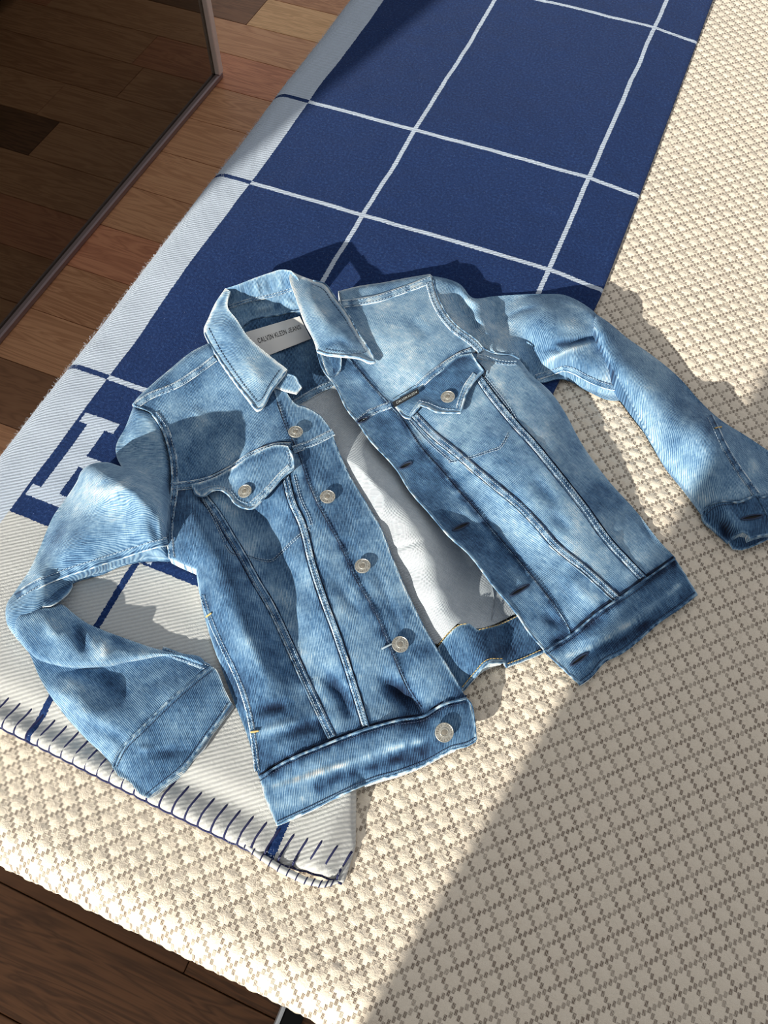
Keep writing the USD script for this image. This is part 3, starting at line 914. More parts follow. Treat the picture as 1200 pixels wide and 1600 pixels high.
F_SLu = Field([(210, 632, 16), (200, 665, 10), (185, 700, 6), (240, 660, 16), (250, 680, 16), (262, 730, 14), (267, 765, 16), (215, 690, 13), (184, 714, 14), (205, 718, 14), (235, 738, 22), (258, 768, 28),
               (137, 727, 46), (125, 750, 34), (104, 779, 10), (83, 808, 6), (62, 858, 5), (40, 900, 6), (25, 925, 10), (10, 950, 16), (150, 738, 64), (170, 741, 76), (192, 746, 82), (218, 762, 82), (240, 787, 76), (195, 790, 72), (225, 820, 66), (165, 790, 66), (140, 820, 54), (105, 860, 42), (65, 900, 34),
               (240, 845, 52), (229, 873, 12), (175, 890, 8), (137, 904, 10), (83, 905, 22), (45, 925, 26), (258, 812, 54), (262, 840, 38), (285, 885, 14), (200, 855, 40), (150, 880, 32), (15, 985, 14), (40, 1020, 6)],
              [([(125, 760), (170, 770), (210, 745)], 2.5, 8), ([(140, 765), (190, 745)], -1.5, 5), ([(110, 800), (80, 850), (55, 900)], -3, 7), ([(230, 800), (245, 840), (235, 870)], -2.5, 7), ([(250, 790), (255, 850)], 3, 6), ([(80, 890), (170, 850)], -1.5, 6)], 0.8, 41)
F_SLf = Field([(55, 985, 10), (100, 990, 10), (150, 1008, 6), (200, 1020, 5), (250, 1025, 5), (300, 1030, 6), (325, 1038, 8), (75, 950, 8), (110, 962, 8), (150, 982, 5), (200, 1000, 4), (250, 1015, 4), (310, 1026, 5),
               (55, 1035, 6), (100, 1050, 6), (150, 1055, 5), (200, 1050, 6), (260, 1043, 7), (95, 1085, 19), (130, 1115, 24), (165, 1130, 22), (200, 1110, 19), (150, 1085, 14), (260, 1075, 16), (65, 1065, 3), (95, 1110, 3), (130, 1150, 3), (175, 1197, 3), (20, 985, 12), (40, 1015, 8), (170, 1160, 12),
               (230, 1140, 16), (300, 1070, 16), (200, 1190, 10), (250, 1200, 12), (320, 1110, 14), (230, 1245, 3), (265, 1218, 11), (305, 1178, 11), (350, 1115, 11), (362, 1098, 10), (345, 1060, 12)],
              [([(110, 1045), (170, 1060), (195, 1095)], -4, 14), ([(130, 1130), (180, 1150), (200, 1165)], -3, 9), ([(100, 1060), (140, 1075)], 3, 10), ([(220, 1075), (270, 1055)], -1.5, 8), ([(230, 1180), (300, 1170)], -2.5, 8), ([(215, 1170), (240, 1170)], 2, 6)], 0.8, 51)
F_roll = Field([(20, 985, 20), (40, 1010, 20), (60, 970, 25), (100, 990, 26), (150, 1008, 22), (200, 1020, 15), (250, 1024, 11), (300, 1030, 10), (325, 1040, 10), (75, 950, 19), (110, 962, 16), (150, 982, 12), (200, 1000, 9), (250, 1015, 7), (310, 1026, 7), (60, 1026, 16), (100, 1040, 16), (150, 1041, 16), (200, 1035, 13), (260, 1025, 11)],
               [([(118, 975), (135, 1020)], -6, 9), ([(70, 965), (90, 1000)], 3, 9), ([(170, 985), (160, 1030)], 4, 9), ([(150, 985), (200, 1010)], -3, 7)], 0.15, 55)
F_SRu = Field([(672, 436, 28), (690, 445, 32), (685, 470, 34), (715, 507, 36), (748, 534, 37), (700, 445, 30), (720, 452, 24), (718, 470, 16), (730, 490, 15), (742, 512, 18), (755, 535, 26), (737, 470, 30), (748, 500, 33), (762, 520, 33), (800, 553, 30), (775, 545, 34),
               (770, 475, 6), (775, 510, 8), (850, 480, 28), (850, 520, 32), (900, 500, 30), (918, 528, 22), (800, 464, 4), (850, 460, 8), (882, 463, 14), (908, 474, 20), (930, 492, 24),
               (830, 560, 6), (820, 545, 8), (860, 560, 20), (900, 560, 24), (938, 570, 14), (845, 596, -6), (885, 594, -6), (920, 612, -10), (950, 624, -12), (977, 624, -12), (965, 600, -2), (800, 500, 16), (945, 550, 14), (960, 570, 8), (930, 510, 20)],
              [([(790, 498), (815, 485), (840, 480)], -3, 4), ([(865, 538), (905, 533), (945, 524)], -6, 5), ([(850, 566), (890, 546), (930, 532)], 5, 5), ([(845, 548), (865, 545), (880, 552)], -2, 4), ([(925, 555), (945, 540)], -2, 5), ([(870, 505), (920, 515)], 2, 9)], 0.2, 61)
F_SRf = Field([(930, 492, 26), (972, 522, 8), (1020, 556, -3), (1061, 590, -9), (1095, 628, -11), (1126, 656, -11), (1164, 680, -12), (1200, 704, -12), (1240, 735, -12), (945, 520, 34), (975, 570, 30), (1010, 610, 26), (1050, 660, 22), (1085, 720, 18), (1125, 765, 16),
               (934, 529, 31), (955, 573, 24), (979, 618, 14), (1006, 670, 0), (1040, 731, -8), (1068, 766, -11), (1095, 800, -12), (1107, 655, 20), (1150, 715, 16), (1180, 770, 14), (1160, 700, 2), (1190, 740, 2), (1140, 670, 0), (1235, 770, 2),
               (1120, 805, 6), (1104, 810, -10), (1117, 830, -10), (1142, 850, -11), (1160, 800, 14), (1185, 810, 14), (1205, 790, 12), (1205, 830, 3), (1170, 840, 3), (1145, 836, 0), (1240, 800, 4)],
              [([(1130, 790), (1145, 815), (1160, 832)], 5, 9), ([(1122, 815), (1140, 840)], -4, 6), ([(1170, 715), (1185, 735)], 4, 9)], 0.1, 71)
F_C = Field([(338, 490, 32), (352, 451, 38), (373, 444, 44), (396, 435, 46), (422, 426, 47), (450, 424, 47), (326, 496, 24), (319, 517, 20), (323, 531, 20), (338, 557, 29), (364, 595, 35), (387, 625, 36), (401, 641, 35), (409, 639, 36), (425, 610, 39), (449, 576, 40), (417, 552, 44), (387, 525, 46), (370, 499, 46), (355, 479, 45),
             (370, 540, 46), (400, 585, 46), (345, 510, 42), (355, 465, 44), (463, 432, 47), (466, 429, 46), (487, 438, 42), (507, 444, 34), (522, 464, 34), (542, 490, 37), (562, 525, 39), (586, 565, 38), (580, 566, 38), (562, 559, 41), (540, 556, 46), (510, 553, 46), (495, 549, 46), (490, 531, 48), (475, 502, 50), (463, 467, 50), (457, 450, 49),
             (510, 500, 54), (490, 470, 52), (540, 535, 50)],
            [([(505, 540), (530, 532), (550, 545)], -3, 6), ([(380, 560), (410, 600)], 1.5, 9), ([(345, 480), (352, 462)], -3, 6), ([(480, 460), (520, 520)], 1.5, 10)], 0.6, 81)
F_S = Field([(352, 455, 36), (373, 446, 43), (396, 437, 45), (422, 428, 46), (450, 427, 46), (465, 440, 46), (358, 479, 24), (387, 470, 25), (428, 461, 27), (460, 450, 34), (379, 511, 13), (396, 499, 13), (431, 493, 13), (469, 483, 14), (420, 478, 18), (480, 520, 12), (370, 500, 18)],
            [([(400, 440), (405, 462)], 1.8, 4), ([(418, 438), (424, 456)], -1.8, 4), ([(440, 470), (430, 485)], -2.2, 5), ([(395, 485), (430, 478)], 2.0, 4), ([(445, 468), (462, 478)], 1.8, 4), ([(380, 445), (384, 468)], -1.5, 4), ([(436, 432), (440, 452)], 1.5, 4)], 0.5, 91)


PL1 = [(318, 776), (340, 805), (360, 838), (378, 868), (400, 908), (425, 950), (454, 1012), (483, 1075), (519, 1152)]
PL2 = [(446, 744), (456, 784), (472, 820), (487, 880), (504, 933), (527, 995), (550, 1065), (572, 1138)]
PLK = [(434, 628), (448, 668), (466, 705), (480, 748), (493, 780), (510, 812), (532, 852), (554, 900), (587, 958), (612, 1017), (637, 1075), (658, 1108)]
PR1 = [(645, 646), (676, 678), (711, 706), (740, 731), (782, 766), (811, 790), (839, 819), (868, 852), (917, 892), (965, 936)]
PR2 = [(747, 588), (767, 617), (791, 647), (808, 667), (834, 695), (860, 727), (910, 790), (950, 845), (1006, 905)]
PRK = [(551, 566), (580, 601), (611, 637), (632, 660), (659, 700), (690, 735), (716, 766), (747, 802), (773, 833), (806, 871), (851, 926), (889, 982)]
HEML = [(405, 1215), (442, 1192), (504, 1165), (567, 1141), (621, 1126), (662, 1119), (692, 1101), (729, 1091)]
HEMR = [(850, 1017), (892, 992), (933, 958), (967, 935), (1008, 906), (1054, 874)]
CHL = [(267, 761), (300, 757), (329, 750), (362, 733), (396, 711), (433, 698), (455, 698)]
CHLP = [(458, 703), (480, 695), (500, 686), (521, 675)]
CHR = [(614, 630), (652, 606), (671, 588), (693, 572), (717, 557), (737, 549)]
CHRP = [(557, 660), (580, 644), (611, 632)]
SHL = [(212, 634), (232, 620), (275, 602), (305, 583), (336, 560)]
SHR = [(535, 475), (560, 472), (592, 466), (622, 456), (650, 446), (674, 436)]
ARL = [(209, 634), (236, 645), (252, 668), (263, 700), (268, 730), (268, 762), (263, 800), (260, 833), (264, 872)]
ARR = [(675, 438), (685, 470), (708, 505), (745, 534), (757, 546)]
ARR2 = [(757, 546), (775, 553), (800, 556), (812, 562)]
SIDEL = [(316, 930), (326, 960), (345, 1005), (367, 1050), (384, 1095), (394, 1140), (402, 1205)]

for ln, gn, w, ds in ((PL1, -0.22, 9, 0.6), (PL2, -0.22, 9, 0.6), (PLK, -0.2, 6, 0.8), (PR1, -0.18, 9, 0.6), (PR2, -0.2, 9, 0.6), (PRK, -0.24, 6, 0.8), (HEML, -0.26, 10, 0.7), (HEMR, -0.26, 10, 0.7), (CHL, -0.2, 9, 0.6), (CHR, -0.14, 9, 0.6),
                      (ARL, -0.12, 9, 0.5), (ARR, 0.05, 9, 0.5), (SHL, -0.12, 8, 0.5), (SIDEL, -0.1, 10, 0.6),
                      (PL1, 0.16, 24, 0.7), (PR1, 0.08, 24, 0.7), (PR2, 0.08, 24, 0.7)):
    WEAR.append((LineString(ln), gn, w, ds))
for ln, gn, w, ds in (([(412, 1232), (470, 1214), (540, 1194), (620, 1168), (660, 1158)], 0.22, 5, 0.9), ([(500, 1226), (560, 1206), (640, 1180), (690, 1162)], -0.2, 9, 0.9), ([(420, 1262), (480, 1245)], 0.2, 12, 0.4), ([(870, 1030), (930, 1010), (1000, 965), (1060, 915)], 0.18, 5, 0.8), ([(900, 1040), (960, 1010), (1030, 960)], -0.15, 6, 0.8)):
    WEAR.append((LineString(ln), gn, w, ds))
for fld, lns in ((F_L, (PL1, PL2, PLK, HEML, CHL, SIDEL)), (F_R, (PR1, PR2, PRK, HEMR, CHR))):
    for k, ln in enumerate(lns):
        fld.puck.append((LineString(ln), 1.8, 13.0, 15.0, k * 7.3))
for k, ln in enumerate(([(435, 640), (472, 700), (505, 770), (545, 850), (590, 930), (640, 1040)], [(560, 620), (640, 720), (700, 800), (770, 880), (840, 980)])):
    (F_L, F_R)[k].puck.append((LineString(ln), 1.6, 22.0, 14.0, 3.3 + k))



class Under:
    """A field that stays below the fronts that lie on it."""

    def __init__(self, base, covers):
        self.base, self.covers = base, [(Polygon(smooth_poly(p, 4)).buffer(0), f) for p, f in covers]
        self.folds_at = base.folds_at

    def __call__(self, q):
        q = np.asarray(q, float).reshape(-1, 2)
        h = self.base(q)
        P = shapely.points(q)
        for pg, f in self.covers:
            d = shapely.distance(pg, P)
            k = d < 60
            if k.any():
                lim = f(q[k]) - 0.0045 + 0.0005 * d[k]
                h[k] = np.minimum(h[k], lim)
        return rest(q, h)


COVER_L = [(426, 604), (440, 600), (463, 632), (481, 638), (501, 651), (519, 677), (523, 694), (548, 747), (580, 800), (597, 830), (612, 870), (640, 935), (665, 985), (690, 1027), (729, 1091), (742, 1133), (744, 1158), (667, 1193), (405, 1216), (306, 890), (268, 760), (209, 634), (336, 560)]
COVER_R = [(500, 545), (506, 570), (516, 592), (525, 604), (542, 639), (562, 664), (577, 686), (621, 735), (640, 766), (673, 804), (702, 838), (733, 866), (756, 895), (773, 918), (794, 942), (811, 964), (823, 983), (849, 1014), (908, 1071), (1090, 928), (812, 563), (674, 436), (530, 474)]
SRF_POLY = [(930, 490), (950, 503), (980, 528), (1020, 556), (1061, 590), (1095, 628), (1126, 656), (1164, 680), (1200, 704), (1200, 775), (1096, 804), (1068, 766), (1040, 731), (1006, 670), (979, 618), (955, 573), (934, 529), (928, 508)]
F_SRu0 = F_SRu
F_SRu = Under(F_SRu, [(SRF_POLY, F_SRf)])
F_back = Under(F_back, [(COVER_L, F_L), (COVER_R, F_R)])

# ---- back: the lining side seen between the open fronts
panel('back_panel', [(352, 470), (380, 470), (470, 458), (505, 500), (520, 560), (560, 620), (625, 700), (700, 790), (790, 880), (870, 960), (850, 985), (815, 955), (745, 982), (715, 974), (684, 1006), (640, 1000), (590, 930), (540, 840), (500, 760), (470, 690), (450, 640), (400, 600), (360, 520)], F_back, 'denim_reverse', (1, 0.35), 0.62, edge_wear=0, lumps=0.12, label='pale wrong side of the back seen between the open fronts')
panel('back_yoke', [(378, 515), (395, 498), (431, 492), (470, 482), (500, 520), (520, 560), (524, 600), (500, 604), (470, 622), (455, 640), (420, 600)], F_back, 'denim', (0.25, 1), 0.40, lift=1.8, edge_wear=0.2, seed=4)
seam([(458, 632), (475, 622), (500, 608), (523, 597)], F_back, 12, 2.6, 0.6, 0.3)
panel('back_hem', [(684, 1012), (700, 992), (717, 977), (733, 974), (746, 984), (780, 975), (817, 957), (850, 950), (860, 1012), (846, 1021), (815, 1034), (792, 1042), (787, 1033), (762, 1035), (742, 1056), (723, 1079), (700, 1060)], F_back, 'denim', (0.25, 1), 0.42, lift=1.6, thick=2.4, edge_wear=0.35, seed=5, ground=[[(723, 1079), (742, 1056), (762, 1035), (792, 1042), (846, 1020)]])
for ln in ([(685, 1008), (700, 990), (717, 977), (733, 974)], [(748, 984), (780, 976), (817, 958)], [(722, 1074), (741, 1051), (761, 1031), (786, 1029)], [(793, 1037), (815, 1029), (846, 1015)]):
    stitches(jk, ln, F_back, 2.2, (0,), 'thread_ochre', 4.0, 1.2, 0.0005)
piping([(723, 1080), (742, 1058), (762, 1037), (787, 1035), (792, 1043)], F_back, 1.2, 1.5)
piping([(768, 912), (772, 935), (768, 970)], F_back, 0.6, 0.7, 0.7, 'worn_edge', 'denim_reverse')

# ---- wearer's right front (left in the picture); its darker cloth tones also paint in shade
panel('shoulder_strip', [(206, 632), (218, 618), (232, 605), (265, 577), (300, 549), (328, 535), (340, 548), (336, 562), (305, 585), (275, 604), (232, 622), (212, 636)], F_L, 'denim', (0.5, 1), 0.5, lift=-1.5, ground=[[(206, 632), (232, 605), (300, 549), (328, 535)]], roll=(10, 8))
panel('yoke', [(209, 634), (232, 620), (275, 602), (305, 583), (336, 560), (370, 540), (420, 560), (440, 590), (432, 622), (445, 664), (460, 698), (455, 702), (433, 700), (396, 713), (362, 735), (329, 752), (300, 759), (267, 763), (268, 730), (263, 700), (252, 668), (236, 645)], F_L, 'denim', (0.42, 1), 0.55, seed=6, edge_wear=0.1)
panel('placket', [(426, 604), (440, 600), (463, 632), (481, 638), (501, 651), (519, 677), (523, 694), (548, 747), (580, 800), (597, 830), (612, 870), (640, 935), (665, 985), (690, 1027), (729, 1091), (692, 1102), (660, 1118), (637, 1075), (612, 1017), (587, 958), (554, 900), (532, 852), (510, 812), (493, 780), (480, 748), (466, 705), (448, 668), (434, 628)], F_L, 'denim', (0.15, 1), 0.52, lift=1.2, seed=7, edge_wear=0.28)
panel('front_panel', [(455, 702), (468, 712), (480, 748), (493, 780), (510, 812), (532, 852), (554, 900), (587, 958), (612, 1017), (637, 1075), (658, 1110), (655, 1122), (621, 1127), (572, 1140), (550, 1065), (527, 995), (504, 933), (487, 880), (472, 820), (456, 784), (446, 744), (450, 715)], F_L, 'denim', (0.14, 1), 0.56, seed=8, edge_wear=0.0)
panel('front_panel', [(300, 758), (329, 751), (362, 734), (396, 712), (433, 699), (455, 700), (446, 744), (456, 784), (472, 820), (487, 880), (504, 933), (527, 995), (550, 1065), (572, 1140), (519, 1160), (483, 1075), (454, 1012), (425, 950), (400, 908), (378, 868), (360, 838), (340, 805), (318, 776)], F_L, 'denim', (0.12, 1), 0.48, seed=9, edge_wear=0.0)
panel('side_panel', [(268, 760), (300, 758), (318, 776), (340, 805), (360, 838), (378, 868), (400, 908), (425, 950), (454, 1012), (483, 1075), (519, 1158), (504, 1166), (442, 1193), (405, 1216), (400, 1200), (388, 1155), (367, 1100), (350, 1055), (330, 1000), (320, 965), (311, 925), (306, 890), (264, 872), (260, 833), (263, 800)], F_L, 'denim', (0.14, 1), 0.44, seed=10, edge_wear=0.25, roll=(9, 6), ground=[[(264, 872), (306, 890), (311, 925), (320, 965), (350, 1055), (388, 1155), (405, 1216)]])
panel('hem_band', [(405, 1214), (442, 1191), (504, 1164), (567, 1140), (621, 1125), (662, 1118), (692, 1100), (727, 1091), (734, 1096), (742, 1133), (744, 1158), (730, 1166), (706, 1172), (667, 1193), (625, 1209), (583, 1221), (537, 1241), (483, 1267), (432, 1290), (415, 1250)], F_L, 'denim', (0.12, 1), 0.46, lift=1.8, thick=3.0, seed=11, edge_wear=0.5, ground=[[(405, 1214), (432, 1290), (537, 1241), (625, 1209), (706, 1172)]])
panel('pocket_flap', [(299, 757), (329, 748), (362, 731), (396, 709), (433, 695), (450, 697), (454, 706), (459, 720), (459, 733), (444, 744), (424, 766), (408, 783), (393, 795), (382, 794), (368, 787), (358, 774), (346, 766), (334, 766), (316, 776), (306, 772)],
      Field([(299, 757, 17), (329, 748, 17), (362, 731, 24), (396, 709, 31), (433, 695, 35), (455, 706, 37), (459, 733, 38), (424, 766, 33), (393, 795, 30), (368, 787, 25), (358, 774, 22), (346, 766, 24), (334, 766, 28), (320, 774, 30), (306, 772, 24), (385, 755, 28), (340, 755, 19), (365, 758, 21), (420, 735, 33)], [], 0.5, 12), 'denim', (0.2, 1), 0.56, lift=1.0, thick=2.2, seed=12, edge_wear=0.5, edge_w=3)
FLAPL = F_L

# ---- wearer's left front (right in the picture)
panel('shoulder_strip', [(528, 455), (560, 447), (600, 441), (630, 435), (672, 428), (678, 434), (674, 440), (650, 448), (622, 458), (592, 468), (560, 474), (533, 477)], F_R, 'denim', (1, 0.7), 0.62, lift=-2.0, ground=[[(528, 455), (560, 447), (600, 441), (630, 435), (675, 430)]], roll=(10, 8))
panel('yoke', [(530, 474), (560, 472), (592, 466), (622, 456), (650, 446), (674, 436), (685, 470), (708, 505), (745, 534), (757, 546), (737, 551), (717, 559), (693, 574), (671, 590), (652, 608), (614, 632), (580, 601), (551, 566), (530, 540), (500, 500)], F_R, 'denim', (1, 0.75), 0.6, seed=13, edge_wear=0.1)
panel('placket', [(500, 545), (530, 540), (551, 566), (580, 601), (611, 634), (632, 660), (659, 700), (690, 735), (716, 766), (747, 802), (773, 833), (806, 871), (851, 926), (889, 982), (892, 992), (850, 1018), (849, 1014), (823, 983), (811, 964), (794, 942), (773, 918), (756, 895), (733, 866), (702, 838), (673, 804), (640, 766), (621, 735), (577, 686), (562, 664), (542, 639), (525, 604), (516, 592), (506, 570)], F_R, 'denim', (1, 0.8), 0.45, lift=1.2, seed=14, edge_wear=0.4)
panel('front_panel', [(611, 634), (630, 626), (648, 645), (676, 678), (711, 706), (740, 731), (782, 766), (811, 790), (839, 819), (868, 852), (917, 892), (965, 937), (933, 959), (892, 992), (886, 978), (851, 926), (806, 871), (773, 833), (747, 802), (716, 766), (690, 735), (659, 700), (632, 660)], F_R, 'denim', (1, 0.78), 0.55, seed=15, edge_wear=0.0)
panel('front_panel', [(618, 634), (652, 608), (671, 590), (693, 574), (717, 559), (737, 551), (752, 556), (747, 588), (767, 617), (791, 647), (808, 667), (834, 695), (860, 727), (910, 790), (950, 845), (1006, 907), (967, 936), (917, 892), (868, 852), (839, 819), (811, 790), (782, 766), (740, 731), (711, 706), (676, 678), (645, 646)], F_R, 'denim', (1, 0.75), 0.57, seed=16, edge_wear=0.0)
panel('side_panel', [(742, 550), (757, 546), (775, 553), (800, 556), (812, 563), (830, 585), (860, 612), (880, 640), (910, 695), (950, 750), (995, 800), (1030, 845), (1056, 872), (1054, 875), (1006, 907), (950, 845), (910, 790), (860, 727), (834, 695), (808, 667), (791, 647), (767, 617), (750, 590)], F_R, 'denim', (1, 0.7), 0.58, seed=17, edge_wear=0.1, roll=(12, 6), ground=[[(812, 563), (830, 585), (860, 612), (910, 695), (950, 750), (995, 800), (1030, 845), (1056, 872)]])
panel('hem_band', [(850, 1016), (892, 991), (933, 957), (967, 934), (1008, 905), (1054, 872), (1060, 880), (1090, 928), (1062, 951), (1033, 971), (975, 1019), (942, 1037), (925, 1058), (908, 1071), (880, 1045)], F_R, 'denim', (0.8, 1), 0.40, lift=1.8, thick=3.0, seed=18, edge_wear=0.45, ground=[[(1056, 874), (1090, 928), (1033, 971), (975, 1019), (942, 1037), (908, 1071)]])
panel('pocket_flap', [(615, 632), (652, 607), (671, 588), (693, 572), (717, 556), (737, 552), (749, 570), (756, 580), (743, 593), (730, 613), (723, 632), (720, 645), (704, 645), (680, 643), (667, 636), (657, 633), (649, 643), (640, 654), (632, 652), (624, 643)],
      Field([(615, 632, 26), (652, 607, 33), (693, 572, 40), (737, 552, 42), (756, 580, 44), (730, 613, 42), (722, 645, 41), (690, 644, 37), (660, 634, 38), (640, 654, 30), (626, 643, 26), (700, 610, 38), (655, 622, 30), (670, 620, 33)], [], 0.4, 19), 'denim', (1, 0.8), 0.42, lift=1.0, thick=2.2, seed=19, edge_wear=0.55, edge_w=3)

# ---- sleeve on the left
panel('sleeve', [(209, 633), (236, 645), (252, 668), (263, 700), (268, 730), (268, 762), (263, 800), (260, 833), (264, 872), (308, 888), (288, 884), (260, 873), (229, 873), (205, 879), (175, 889), (137, 901), (112, 912), (95, 925), (72, 948), (45, 972), (30, 1000), (45, 1020), (25, 997), (11, 975), (10, 946), (25, 922), (46, 890), (62, 856), (83, 807), (104, 777), (120, 752), (127, 736), (138, 727), (165, 722), (190, 729), (183, 716), (181, 698), (196, 667)], F_SLu, 'denim', (1, 0.03), 0.6, solid=True, seed=20, edge_wear=0.12, roll=(14, 10), corner=60)
panel('sleeve_lower', [(60, 962), (75, 950), (96, 944), (112, 958), (135, 975), (150, 982), (200, 1000), (250, 1016), (290, 1023), (312, 1027), (322, 1036), (330, 1044), (300, 1066), (260, 1100), (220, 1140), (190, 1171), (176, 1200), (175, 1197), (130, 1150), (95, 1110), (65, 1065), (45, 1020), (30, 998), (40, 980)], F_SLf, 'denim', (0.9, 1), 0.54, solid=True, seed=22, edge_wear=0.15, roll=(9, 5), corner=60)
panel('sleeve_fold', [(28, 960), (45, 955), (60, 950), (75, 947), (96, 944), (112, 956), (135, 973), (150, 980), (200, 999), (250, 1015), (290, 1022), (312, 1026), (322, 1036), (318, 1042), (300, 1035), (275, 1026), (255, 1025), (225, 1030), (200, 1034), (170, 1040), (140, 1042), (110, 1042), (85, 1038), (60, 1030), (40, 1014), (28, 996), (22, 978)], F_roll, 'denim', (0.8, 1), 0.56, lift=3, solid=True, seed=34, edge_wear=0.12, roll=(8, 9), corner=60)
panel('sleeve_fold', [(66, 948), (76, 928), (92, 916), (112, 907), (113, 914), (107, 926), (96, 936), (80, 946)], Field([(66, 948, 24), (76, 928, 18), (92, 916, 12), (112, 907, 6), (107, 926, 14), (90, 940, 22)], [], 0.3, 56), 'denim', (0.9, 0.4), 0.4, thick=2, seed=35, edge_wear=0.3)
panel('cuff', [(175, 1199), (190, 1170), (220, 1139), (260, 1099), (300, 1064), (330, 1041), (338, 1046), (350, 1075), (362, 1098), (351, 1106), (349, 1118), (325, 1150), (305, 1178), (285, 1202), (265, 1219), (248, 1232), (230, 1247), (215, 1238), (200, 1220), (184, 1212)], F_SLf, 'denim', (0.4, 1), 0.5, lift=1.5, solid=True, seed=23, edge_wear=0.4)
panel('cuff_lining', [(362, 1098), (366, 1104), (352, 1122), (330, 1152), (318, 1172), (308, 1182), (272, 1218), (248, 1240), (231, 1249), (250, 1228), (283, 1200), (304, 1176), (324, 1149), (348, 1116)], F_SLf, 'denim_reverse', (0.4, 1), 0.25, lift=-7, seed=24, edge_wear=0.3)

# ---- sleeve on the right
panel('sleeve', [(676, 431), (700, 436), (720, 445), (735, 463), (741, 466), (770, 463), (800, 461), (850, 459), (882, 461), (907, 472), (932, 491), (945, 515), (962, 555), (985, 612), (977, 625), (950, 624), (920, 611), (885, 593), (870, 592), (845, 597), (832, 588), (812, 563), (800, 556), (775, 553), (757, 546), (745, 534), (708, 505), (685, 470), (675, 438)], F_SRu, 'denim', (0.5, 1), 0.62, solid=True, seed=25, edge_wear=0.0, roll=(9, 6), corner=60)
panel('sleeve_lower', [(930, 490), (950, 503), (980, 528), (1020, 556), (1061, 590), (1095, 628), (1126, 656), (1164, 680), (1200, 704), (1245, 735), (1245, 776), (1200, 775), (1190, 779), (1182, 775), (1167, 782), (1153, 786), (1137, 785), (1120, 787), (1107, 793), (1096, 804), (1068, 766), (1040, 731), (1006, 670), (979, 618), (955, 573), (934, 529), (928, 508)], F_SRf, 'denim', (0.35, 1), 0.6, solid=True, seed=26, edge_wear=0.0, roll=(12, 6))
panel('cuff', [(1096, 803), (1107, 791), (1120, 784), (1137, 782), (1153, 784), (1167, 779), (1182, 772), (1190, 776), (1200, 773), (1245, 772), (1245, 838), (1200, 836), (1183, 839), (1170, 843), (1168, 835), (1160, 832), (1147, 838), (1138, 849), (1117, 830), (1098, 812)], F_SRf, 'denim', (0.3, 1), 0.42, lift=1.5, solid=True, seed=27, edge_wear=0.4)
panel('cuff_lining', [(1138, 848), (1147, 837), (1160, 831), (1169, 838), (1183, 837), (1200, 834), (1245, 838), (1245, 846), (1200, 843), (1183, 851), (1160, 859), (1145, 858)], F_SRf, 'denim', (0.3, 1), 0.3, lift=-3.5, seed=28, edge_wear=0.4)

# ---- collar
panel('collar_stand', [(352, 451), (373, 444), (396, 435), (422, 426), (440, 421), (455, 423), (466, 436), (470, 460), (472, 486), (450, 491), (431, 494), (396, 501), (379, 513), (360, 495)], F_S, 'denim', (0.3, 1), 0.6, solid=True, seed=29, edge_wear=0.2)
panel('collar_leaf', [(352, 450), (360, 455), (356, 468), (356, 480), (370, 499), (387, 525), (417, 552), (449, 577), (446, 583), (425, 610), (409, 638), (401, 642), (396, 637), (387, 625), (364, 595), (338, 557), (323, 531), (318, 517), (326, 496), (336, 474)], F_C, 'denim', (1, 0.5), 0.62, thick=3, seed=30, edge_wear=0.4, edge_w=4, ground=[])
panel('collar_leaf', [(454, 423), (466, 429), (487, 437), (507, 443), (522, 463), (542, 490), (562, 525), (580, 552), (587, 565), (579, 567), (562, 560), (540, 557), (510, 554), (495, 549), (490, 531), (475, 502), (463, 467), (456, 448), (452, 434)], F_C, 'denim', (1, 0.5), 0.62, thick=3, seed=31, edge_wear=0.4, edge_w=4)
F_T = Field([(430, 597, 34), (445, 584, 36), (460, 587, 36), (471, 607, 34), (462, 614, 32), (495, 552, 36), (512, 553, 38), (533, 560, 36), (530, 581, 32), (516, 592, 32), (504, 575, 32)], [], 0.2, 95)
panel('collar_stand', [(426, 604), (432, 594), (445, 584), (460, 587), (472, 605), (463, 615), (450, 612)], F_T, 'denim', (0.3, 1), 0.6, thick=2.2, seed=32, edge_wear=0.5)
panel('collar_stand', [(495, 551), (512, 552), (534, 558), (531, 580), (516, 593), (504, 577)], F_T, 'denim', (0.3, 1), 0.35, thick=2.2, seed=33, edge_wear=0.5)
# ---- seams of the fronts
for ln, fld, w, fd in ((PL1, F_L, 11, 0.52), (PL2, F_L, 10, 0.58), (PR1, F_R, 10.5, 0.58), (PR2, F_R, 10.5, 0.60)):
    seam(ln, fld, w, 1.0, fd, 0.34, seed=len(ln))
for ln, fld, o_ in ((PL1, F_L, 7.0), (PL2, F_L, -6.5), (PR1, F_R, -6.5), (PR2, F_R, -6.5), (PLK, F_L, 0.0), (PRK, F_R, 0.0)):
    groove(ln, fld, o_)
for ln, fld, o_ in ((PR1, F_R, 7.2), (PR2, F_R, -4.6), (PL2, F_L, -4.6), (PL1[4:], F_L, 6.2)):
    piping(offs(ln, o_), fld, 1.1, 0.85, 0.98)
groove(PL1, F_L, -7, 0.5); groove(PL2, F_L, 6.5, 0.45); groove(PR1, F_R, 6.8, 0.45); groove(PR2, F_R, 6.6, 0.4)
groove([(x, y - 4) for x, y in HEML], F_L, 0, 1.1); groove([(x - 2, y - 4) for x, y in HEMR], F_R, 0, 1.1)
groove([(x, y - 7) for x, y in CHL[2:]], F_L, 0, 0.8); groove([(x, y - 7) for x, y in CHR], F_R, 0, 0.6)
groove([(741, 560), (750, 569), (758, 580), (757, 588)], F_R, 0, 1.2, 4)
seam(CHL, F_L, 13, 1.6, 0.56, 0.36, seed=5)
seam(CHLP, F_L, 12, 2.2, 0.62, 0.36, seed=6)
